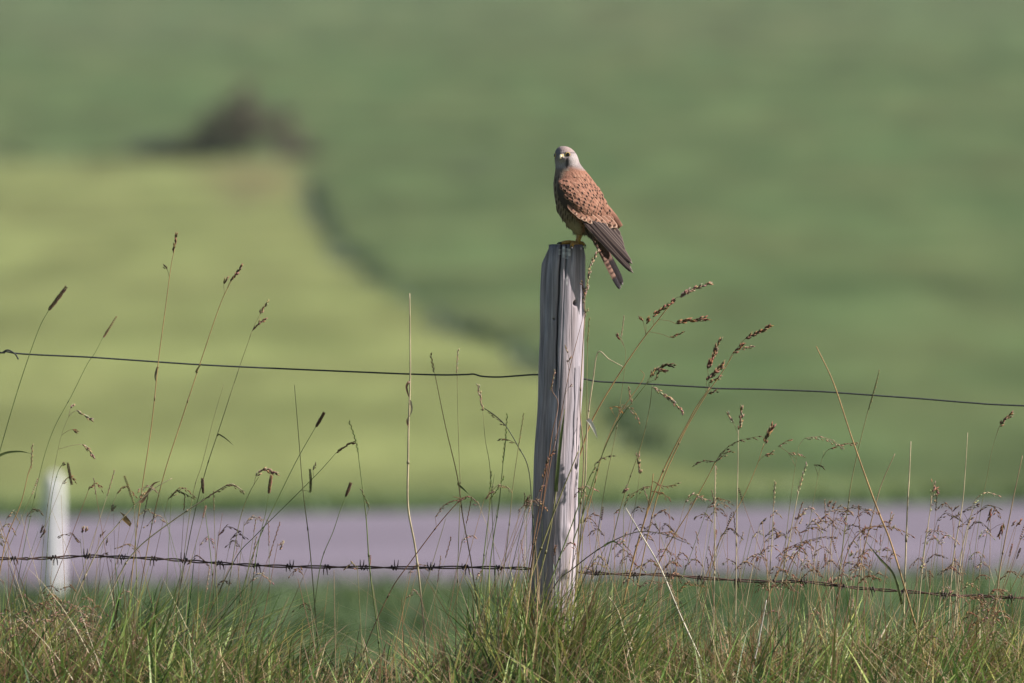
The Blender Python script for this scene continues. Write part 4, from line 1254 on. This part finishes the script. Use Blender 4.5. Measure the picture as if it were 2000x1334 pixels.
    S('tan drooping ear hanging below the wire', [(1274, 752), (1268, 800), (1252, 870), (1225, 950), (1200, 1040)], [('c', [(1274, 755), (1298, 772), (1312, 782), (1334, 805)], 7.5, PALEB)], -.05, OLIVE, .9)
    S('cluster of thin orange twiglets below the wire right of post', [(1250, 722), (1258, 735), (1240, 765), (1215, 800), (1190, 850), (1165, 930)], [('p', [(1215, 790), (1235, 800), (1250, 820)], 5, TAN), ('p', [(1190, 796), (1205, 795), (1218, 805)], 4, ORANGE), ('c', [(1234, 790), (1231, 775), (1228, 757)], 5, TAN)], -.01, ORANGE, .8)
    S('lone upright tan spikelet under the hanging ear', [(1249, 926), (1245, 960), (1235, 1020), (1222, 1110)], [('c', [(1250, 926), (1248, 908), (1246, 888)], 8, TAN)], .04, OLIVE, .6)
    S('fuzzy bent head with pale vertical straw right of the post', [(1442, 838), (1441, 920), (1439, 1010), (1437, 1180)], [('c', [(1443, 840), (1447, 820), (1449, 796)], 7, TAN), ('c', [(1432, 826), (1427, 817), (1422, 808)], 7, PALEB)], .02, STRAW, 1.1)
    S('stout dark seed cluster with a small one below it', [(1492, 866), (1478, 910), (1452, 970), (1420, 1030), (1392, 1090)], [('c', [(1495, 866), (1499, 850), (1509, 834)], 10, BROWN), ('c', [(1494, 890), (1501, 888), (1509, 885)], 7, BROWN)], .06, ORANGE, .8)
    S('arching dark-brown panicle right of the post', [(1398, 902), (1375, 945), (1345, 1000), (1305, 1065), (1275, 1130)], [('p', [(1396, 904), (1412, 882), (1440, 862), (1482, 852)], 5, DARKB), ('p', [(1398, 902), (1380, 900), (1355, 906)], 4, DARKB), ('p', [(1402, 900), (1415, 888), (1428, 880)], 4, BROWN)], -.06, ORANGE, 1.1)
    S('pale vertical straw below the arching panicle', [(1397, 910), (1396, 1000), (1396, 1090), (1394, 1190)], [('r', [(1396, 990), (1397, 950), (1399, 910)], 3.5, PALEB)], -.02, STRAW, 1.2)
    S('long orange and green stem bowing across the right side', [(1594, 676), (1628, 748), (1662, 850), (1692, 935), (1716, 1000), (1740, 1060), (1772, 1165), (1815, 1320)], (), -.15, ORANGE, 1.7)
    S('fine green stem crossing the long bowing stem', [(1718, 722), (1692, 815), (1666, 925), (1655, 1000), (1640, 1120)], [('r', [(1697, 800), (1708, 762), (1718, 722)], 3.2, OLIVE)], .05, OLIVE, 1.0)
    S('straight pale straw at the right, taller than its neighbours', [(1779, 862), (1776, 930), (1772, 1000), (1766, 1180)], (), -.03, STRAW, 1.6)
    S('braided pale ear standing above the road at right', [(1560, 958), (1545, 1035), (1530, 1120), (1520, 1200)], [('r', [(1558, 965), (1566, 935), (1576, 905)], 5, PALEB)], -.02, STRAW, 1.2)
    S('pale rye ear between the arching panicle and the braided ear', [(1511, 985), (1508, 1050), (1503, 1130), (1500, 1200)], [('r', [(1511, 990), (1512, 965), (1514, 940)], 4.5, PALEB)], .0, STRAW, 1.1)
    S('hair-thin stem near the right edge with straw-coloured foot', [(1890, 845), (1885, 925), (1879, 990), (1862, 1090), (1855, 1180)], (), .02, STRAW, 1.1)
    S('straw leaning right at the right edge of the picture', [(1997, 890), (1982, 960), (1970, 1020), (1955, 1100), (1945, 1180)], (), .04, TAN, 1.3)
    S('leaning straw between the bowing stem and the tall straw', [(1748, 886), (1722, 945), (1704, 1010), (1682, 1100), (1672, 1190)], (), -.06, TAN, 1.2)
    S('brown seed head alone high at the right edge', [(1953, 831), (1940, 870), (1928, 930), (1912, 1020), (1900, 1120)], [('c', [(1952, 833), (1962, 820), (1976, 808)], 8, BROWN)], .12, OLIVE, .5)
    S('pale arching panicle in the upper right grasses', [(1560, 872), (1552, 920), (1540, 1010), (1530, 1110)], [('p', [(1572, 856), (1600, 853), (1625, 860), (1648, 875)], 5, PALEB), ('p', [(1540, 886), (1553, 884), (1570, 893)], 4, TAN), ('p', [(1520, 872), (1535, 862), (1545, 858)], 3, BROWN)], .07, OLIVE, .6)
    S('dark thin panicle bending right in front of the bowing stem', [(1610, 880), (1600, 920), (1585, 1000), (1570, 1100)], [('p', [(1618, 878), (1645, 868), (1675, 864)], 4, BROWN), ('p', [(1590, 908), (1600, 908), (1610, 912)], 3, DARKB)], .09, OLIVE, .5)
    S('frayed pale tuft with curled top at right', [(1820, 968), (1815, 1010), (1805, 1080), (1796, 1170)], [('p', [(1816, 1000), (1820, 975), (1824, 942)], 8, PALEB), ('c', [(1818, 962), (1826, 956), (1831, 962)], 7, PINK)], -.04, STRAW, 1.1)
    S('pale hooked seed head near the right edge', [(1898, 1000), (1890, 1040), (1878, 1110), (1870, 1190)], [('p', [(1900, 985), (1912, 968), (1928, 962), (1947, 967)], 4, STRAW)], .0, STRAW, .9)
    S('reddish nodding spikelets hanging at far right above the road', [(1934, 1002), (1928, 1040), (1915, 1110), (1905, 1180)], [('c', [(1938, 992), (1935, 1003), (1931, 1014)], 8, RUSSET), ('c', [(1960, 1022), (1956, 1035), (1951, 1047)], 8, RUSSET)], -.02, OLIVE, .7)
    S('big purple-brown drooping panicle over the road at right', [(1600, 1052), (1572, 1062), (1545, 1100), (1530, 1160)], [('p', [(1515, 1090), (1548, 1066), (1590, 1052), (1630, 1048)], 7, BROWN), ('p', [(1560, 1042), (1585, 1030), (1608, 1034)], 6, RUSSET), ('p', [(1585, 1025), (1615, 1018), (1642, 1036)], 6, BROWN)], -.08, BROWN, 1.0)
    S('purple panicle fanning across the bowing stem', [(1740, 1030), (1712, 1028), (1680, 1040), (1655, 1080), (1640, 1150)], [('p', [(1672, 1040), (1705, 1028), (1745, 1030), (1782, 1046)], 7, BROWN), ('p', [(1640, 1005), (1670, 990), (1700, 1002)], 6, DARKB), ('p', [(1610, 1000), (1640, 995), (1660, 998)], 5, TAN)], -.05, RUSSET, 1.0)
    S('dark nodding spikes on a stem right of the tall straw', [(1905, 985), (1892, 1020), (1878, 1080), (1868, 1170)], [('p', [(1880, 1000), (1895, 990), (1912, 985)], 4, DARKB), ('p', [(1870, 1030), (1885, 1020), (1900, 1005)], 4, BROWN)], -.1, STRAW, 1.1)
    S('long thin stem with dark flag, arching low right of the post', [(1340, 1060), (1290, 1042), (1240, 1040), (1180, 1066), (1120, 1110), (1080, 1150)], [('p', [(1290, 1040), (1315, 1042), (1350, 1064)], 5, BROWN)], -.16, (.09, .075, .04), 1.1, [([(1182, 1064), (1200, 1058), (1222, 1076)], 4, GREEN)])
    S('white straw running from mid-height down to the right', [(1222, 992), (1250, 1040), (1290, 1110), (1330, 1205), (1388, 1330)], (), -.18, (.46, .42, .33), 1.7)
    S('left one of two pale straws crossed at the bottom right of the post', [(1188, 1165), (1205, 1190), (1218, 1230), (1236, 1280), (1250, 1334)], (), -.2, STRAW, 2.0)
    S('right one of two pale straws crossed at the bottom right of the post', [(1250, 1200), (1238, 1235), (1228, 1265), (1212, 1334)], (), -.21, (.44, .37, .27), 2.2)
    S('whitish straw standing alone low at right of centre', [(1497, 1172), (1488, 1220), (1478, 1270), (1466, 1320)], (), -.19, (.48, .45, .40), 1.6)
    S('olive leaf blade slanting down over the barbed wire at right', [(1692, 1058), (1720, 1095), (1750, 1130), (1762, 1180)], (), -.1, GREEN, 1.0, [([(1762, 1180), (1745, 1122), (1718, 1090), (1690, 1056)], 5, (.11, .13, .05))])
    S('tall twin-tipped stem in the clump right of the post', [(1276, 925), (1270, 970), (1255, 1030), (1235, 1100)], [('p', [(1272, 950), (1258, 952), (1235, 965), (1218, 985)], 6, BROWN), ('p', [(1275, 940), (1298, 950), (1322, 945)], 5, BROWN), ('p', [(1272, 960), (1290, 962), (1310, 975)], 5, RUSSET)], -.07, ORANGE, 1.5)
build_stalks()

# ------------------------------------------------------------------ the turf of the fence line: uncountable
TOPX = [-1500, 0, 120, 250, 400, 480, 540, 620, 720, 820, 880, 950, 1020, 1080, 1150, 1220, 1320, 1420, 1520, 1620, 1720, 1820, 2000, 3500]
TOPY = [1170, 1165, 1155, 1140, 1165, 1205, 1240, 1265, 1275, 1262, 1230, 1160, 1120, 1120, 1160, 1215, 1230, 1205, 1195, 1170, 1185, 1190, 1185, 1180]
def build_turf():
    def field(n, y0, y1, x0=-2.3, x1=2.3):
        y = rng.uniform(y0, y1, n); x = rng.uniform(x0, x1, n)
        px, _ = to_px(x, y, 0)
        top = np.interp(px + 18 * np.sin(px * .05) , TOPX, TOPY)
        gz = ground_z(x, y) 
        h = (1420 - top) / 1000
        return x, y, gz, h, px
    def hues(n, pal, wts, jit=.28):
        k = rng.choice(len(pal), n, p=np.array(wts) / sum(wts))
        return np.array(pal)[k] * rng.uniform(1 - jit, 1 + jit, (n, 1)) * (1 + rng.normal(0, .06, (n, 3)))
    greens = [(.11, .185, .045), (.16, .235, .06), (.23, .28, .08), (.07, .13, .042), (.29, .29, .09)]
    drys = [(.32, .25, .14), (.25, .165, .085), (.40, .34, .21), (.18, .115, .06), (.30, .19, .115)]
    VV, QQ, CC = [], [], []
    def add(v):
        o = sum(len(a) for a in VV)
        VV.append(v[0]); QQ.append(v[1] + o); CC.append(v[2])
    # dense green sward
    n = 10500
    x, y, gz, h, px = field(n, -.75, .6)
    clump = .55 + .45 * np.sin(px * .031 + 1.1 * np.sin(y * 9)) * np.sin(y * 7 + px * .013)
    L = np.maximum(.05, h * rng.uniform(.3, 1.0, n) * (.72 + .4 * clump)) 
    L = np.where(y < -.35, np.minimum(L, .16 + .05 * rng.random(n)), L) * np.where(y > .4, .75, 1)
    c = hues(n, greens, [3, 4, 4, 2, 2.5], .45)
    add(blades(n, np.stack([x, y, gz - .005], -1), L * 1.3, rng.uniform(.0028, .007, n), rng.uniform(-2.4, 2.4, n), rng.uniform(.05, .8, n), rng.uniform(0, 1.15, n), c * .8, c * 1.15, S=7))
    n = 5000           # short grass this side of the fence
    y = rng.uniform(-2.6, -.7, n); x = rng.uniform(-2.3, 2.3, n); c = hues(n, greens, [3, 4, 2, 3, 1])
    add(blades(n, np.stack([x, y, ground_z(x, y)], -1), rng.uniform(.03, .1, n), rng.uniform(.002, .005, n), rng.uniform(-3.1, 3.1, n), rng.uniform(.1, .8, n), rng.uniform(0, .8, n), c * .8, c, S=5))
    # longer arching leaves
    n = 3200
    x, y, gz, h, px = field(n, -.5, .45)
    c = hues(n, greens, [1, 3, 3, 1, 2])
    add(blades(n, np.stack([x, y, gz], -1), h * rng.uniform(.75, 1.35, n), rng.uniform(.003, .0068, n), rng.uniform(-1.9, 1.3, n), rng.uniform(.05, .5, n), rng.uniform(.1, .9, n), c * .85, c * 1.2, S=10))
    # a few broad fresh leaves
    n = 420
    x, y, gz, h, px = field(n, -.5, .1)
    c = hues(n, [(.12, .20, .05), (.19, .25, .07), (.26, .30, .10), (.085, .16, .05)], [3, 3, 2, 3], .25)
    add(blades(n, np.stack([x, y, gz], -1), h * rng.uniform(.5, 1.05, n), rng.uniform(.006, .011, n), rng.uniform(-2.2, 2.2, n), rng.uniform(.05, .5, n), rng.uniform(.1, 1.2, n), c * .85, c * 1.15, S=12))
    # taller clumps: photo x, depth range, spread px, height, count
    for cpx, ya, yb, sp, hh, n in ((262, -.25, -.02, 45, .30, 120), (150, -.2, .1, 60, .26, 110), (410, -.2, .1, 50, .24, 90), (1010, -.32, -.06, 55, .33, 420), (1090, -.32, -.07, 50, .30, 380), (1165, -.25, .05, 45, .26, 130),
                                   (1262, -.2, .1, 40, .25, 90), (1620, -.2, .15, 90, .25, 190), (1840, -.2, .12, 90, .25, 160), (1450, -.2, .1, 70, .21, 110), (60, -.2, .1, 60, .25, 90), (520, -.1, .1, 40, .22, 60), (640, -.1, .1, 60, .19, 50)):
        y = rng.uniform(ya, yb, n); x = (cpx - 1000 + rng.normal(0, sp, n)) / 1000
        c = hues(n, greens + drys[:3], [2, 4, 4, 1.5, 3, 3, 3, 2], .4)
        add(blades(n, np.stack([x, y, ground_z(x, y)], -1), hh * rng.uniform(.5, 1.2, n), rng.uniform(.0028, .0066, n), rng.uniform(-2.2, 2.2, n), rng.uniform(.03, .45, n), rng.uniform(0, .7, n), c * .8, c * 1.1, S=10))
    VG, QG, CG = np.concatenate(VV), np.concatenate(QQ), np.concatenate(CC)
    tag(link('meadow_grass', np_mesh('meadow_grass', VG, QG, CG), M_GRASS), 'dense green grass growing along the fence line', 'grass', kind='stuff')
    # dead straw and thatch between it
    VV.clear(); QQ.clear(); CC.clear()
    n = 5200
    x, y, gz, h, px = field(n, -.75, .5)
    L = np.maximum(.05, h * rng.uniform(.3, 1.05, n)); L = np.where(y < -.4, np.minimum(L, .17), L)
    c = hues(n, drys, [3, 3, 2, 2, 3])
    add(blades(n, np.stack([x, y, gz], -1), L, rng.uniform(.0014, .0034, n), rng.uniform(-3.1, 3.1, n), rng.uniform(.1, 1.0, n), rng.uniform(-.2, .9, n), c * .8, c * 1.1, S=6))
    n = 2600           # long crossing straws
    x, y, gz, h, px = field(n, -.6, .35)
    c = hues(n, drys, [3, 3, 3, 2, 3], .35)
    add(blades(n, np.stack([x, y, gz], -1), h * rng.uniform(.7, 1.5, n), rng.uniform(.0012, .0028, n), np.where(rng.random(n) < .5, rng.normal(0, .5, n), math.pi + rng.normal(0, .5, n)), rng.uniform(.1, 1.0, n), rng.uniform(-.3, .5, n), c * .85, c * 1.15, S=8))
    # straw-coloured clumps, some reddish
    for cpx, ya, yb, sp, hh, n, dc in ((70, -.45, -.1, 60, .22, 320, (.28, .16, .10)), (200, -.4, -.15, 50, .18, 180, (.30, .20, .12)), (500, -.45, -.1, 60, .17, 220, (.33, .22, .13)), (840, -.3, 0, 35, .26, 110, (.30, .17, .09)),
                                   (1230, -.35, 0, 60, .22, 240, (.36, .27, .15)), (1420, -.3, .05, 60, .22, 240, (.34, .22, .11)), (1480, -.3, 0, 40, .25, 120, (.32, .19, .09)), (1850, -.25, .05, 30, .27, 160, (.36, .26, .09)), (1930, -.3, 0, 60, .22, 220, (.30, .19, .11))):
        y = rng.uniform(ya, yb, n); x = (cpx - 1000 + rng.normal(0, sp, n)) / 1000
        c = np.array(dc)[None] * rng.uniform(.55, 1.3, (n, 1))
        add(blades(n, np.stack([x, y, ground_z(x, y)], -1), hh * rng.uniform(.4, 1.15, n), rng.uniform(.0015, .0042, n), rng.uniform(-2.6, 2.6, n), rng.uniform(.05, .7, n), rng.uniform(-.2, .9, n), c * .8, c * 1.1, S=8))
    n = 3600           # thatch lying over
    x, y, gz, h, px = field(n, -.75, .45)
    c = hues(n, drys, [3, 3, 2, 3, 3])
    add(blades(n, np.stack([x, y, gz + rng.uniform(.01, .5, n) * h], -1), rng.uniform(.05, .17, n), rng.uniform(.0012, .0028, n), rng.uniform(-3.1, 3.1, n), rng.uniform(.7, 1.1, n), rng.uniform(-.2, .3, n), c * .8, c, S=4))
    VG, QG, CG = np.concatenate(VV), np.concatenate(QQ), np.concatenate(CC)
    tag(link('dry_grass', np_mesh('dry_grass', VG, QG, CG), M_GRASS), 'dead straw and thatch tangled in the green grass', 'grass', kind='stuff')

def build_fine_stems():
    """many hair-thin seeding stems, too fine and tangled to count"""
    st = MB(); sd = MB(); R = random.Random(33)
    def one(px, py, y, lean, kind, col, hc, r):
        foot_px = px - lean * (1425 - py)
        pts = [(px, py), (px - lean * .28 * (1425 - py), py + .25 * (1425 - py)), (px - lean * .62 * (1425 - py), py + .55 * (1425 - py)), (foot_px, 1425)]
        path = smooth_path([P(a, b, y) for a, b in pts], 5); m = len(path)
        st.tube(path, [r / 1000 * (.5 + .5 * i / m) for i in range(m)], None, 4, cap=False, cols=[mixc(col, OLIVE, max(0, i / m - .4)) for i in range(m)])
        if kind == 'p':
            d = 1 if lean >= 0 else -1
            a = R.uniform(18, 46)
            HEADS['p'](sd, [P(px - lean * 10, py + 8, y), P(px + d * a * .4, py - a * .22, y), P(px + d * a, py + R.uniform(-6, 14), y)], R.uniform(3, 6) / 1000, hc)
        elif kind == 'r':
            L = R.uniform(22, 55)
            HEADS['r'](sd, [P(px, py, y), P(px + lean * L * .5, py - L * .5, y), P(px + lean * L, py - L, y)], .0036, hc)
        elif kind == 'c':
            for q in range(R.randint(1, 3)):
                a, b = px + R.uniform(-8, 10), py + R.uniform(-10, 14)
                HEADS['c'](sd, [P(a, b, y), P(a + R.uniform(2, 10), b - R.uniform(5, 14), y)], R.uniform(4, 6.5) / 1000, hc)
        elif kind == 't':
            L = R.uniform(16, 34)
            HEADS['t'](sd, [P(px, py, y), P(px + lean * L, py - L, y)], .0048, hc)
    for k in range(300):
        u = R.random()
        if u < .60: px = R.uniform(1140, 2050)
        elif u < .78: px = R.uniform(-40, 480)
        elif u < .92: px = R.uniform(860, 1150)
        else: px = R.uniform(480, 870)
        hi = np.interp(px, [0, 300, 480, 640, 850, 960, 1100, 1250, 1500, 1700, 2000], [930, 940, 1020, 1090, 1030, 930, 930, 960, 985, 990, 985])
        py = hi + abs(R.gauss(0, 1)) * 105
        if py > 1260: continue
        y = R.uniform(-.35, .4)
        if abs(y) < .06: y = .1 if y > 0 else -.1
        lean = R.choice([R.uniform(-.1, .15), R.uniform(.05, .45), R.uniform(.1, .35), R.uniform(-.35, 0)])
        kind = R.choices('prct-', (.42, .16, .12, .06, .24))[0]
        one(px, py, y, lean, kind, R.choice([OLIVE, ORANGE, TAN, STRAW, RUSSET, GREEN]), R.choice([BROWN, RUSSET, PINK, TAN, DARKB, PALEB]), R.uniform(.45, 1.0))
    # beyond the frame the same grass goes on, thinner
    for k in range(90):
        px = R.choice([R.uniform(-1000, -40), R.uniform(2050, 3000)])
        one(px, 1000 + abs(R.gauss(0, 1)) * 90, R.uniform(-.3, .35), R.uniform(-.1, .4), R.choice('pr'), R.choice([OLIVE, TAN, STRAW]), R.choice([BROWN, PINK, TAN]), .8)
    # russet bent-grass sprays: low left, and on the wire right of the post
    for k in range(150):
        z = R.random()
        if z < .5: px, py = R.gauss(80, 75), R.gauss(1225, 38)
        elif z < .65: px, py = R.gauss(1245, 50), R.gauss(1120, 18)
        elif z < .85: px, py = R.gauss(1900, 50), R.gauss(1190, 30)
        else: px, py = R.gauss(1580, 60), R.gauss(1110, 25)
        y = R.uniform(-.4, .1)
        if abs(y) < .05: y = -.12
        one(px, max(1075, py), y, R.uniform(-.25, .5), 'p', R.choice([PINK, TAN, RUSSET]), R.choice([PINK, RUSSET, TAN, PALEB]), .45)
    o = st.build('fine_grass_stems', M_STEM); tag(o, 'hair-thin seeding grass stems tangled along the fence', 'grass', kind='stuff')
    o = sd.build('fine_seed_heads', M_SEED, o); tag(o, kind='stuff')
build_turf()
build_fine_stems()

# ------------------------------------------------------------------ thin summer haze over the valley
def build_haze():
    x, y0, y1, z0, z1 = 520, -152, 1290, -1.9, 48
    V = [(a, b, c) for c in (z0, z1) for b in (y0, y1) for a in (-x, x)]
    F = [(0, 2, 3, 1), (4, 5, 7, 6), (0, 1, 5, 4), (2, 6, 7, 3), (0, 4, 6, 2), (1, 3, 7, 5)]
    m = bpy.data.materials.new('haze_air'); m.use_nodes = True
    N = m.node_tree.nodes; N.remove(N['Principled BSDF'])
    v = N.new('ShaderNodeVolumePrincipled')
    v.inputs['Color'].default_value = (.86, .93, 1, 1); v.inputs['Density'].default_value = HAZE; v.inputs['Anisotropy'].default_value = 0
    m.node_tree.links.new(v.outputs[0], N['Material Output'].inputs['Volume'])
    tag(link('haze', make_mesh('haze', V, F, smooth=False), m), 'thin pale summer haze over the fields', 'haze', kind='stuff')
HAZE = .00010
build_haze()
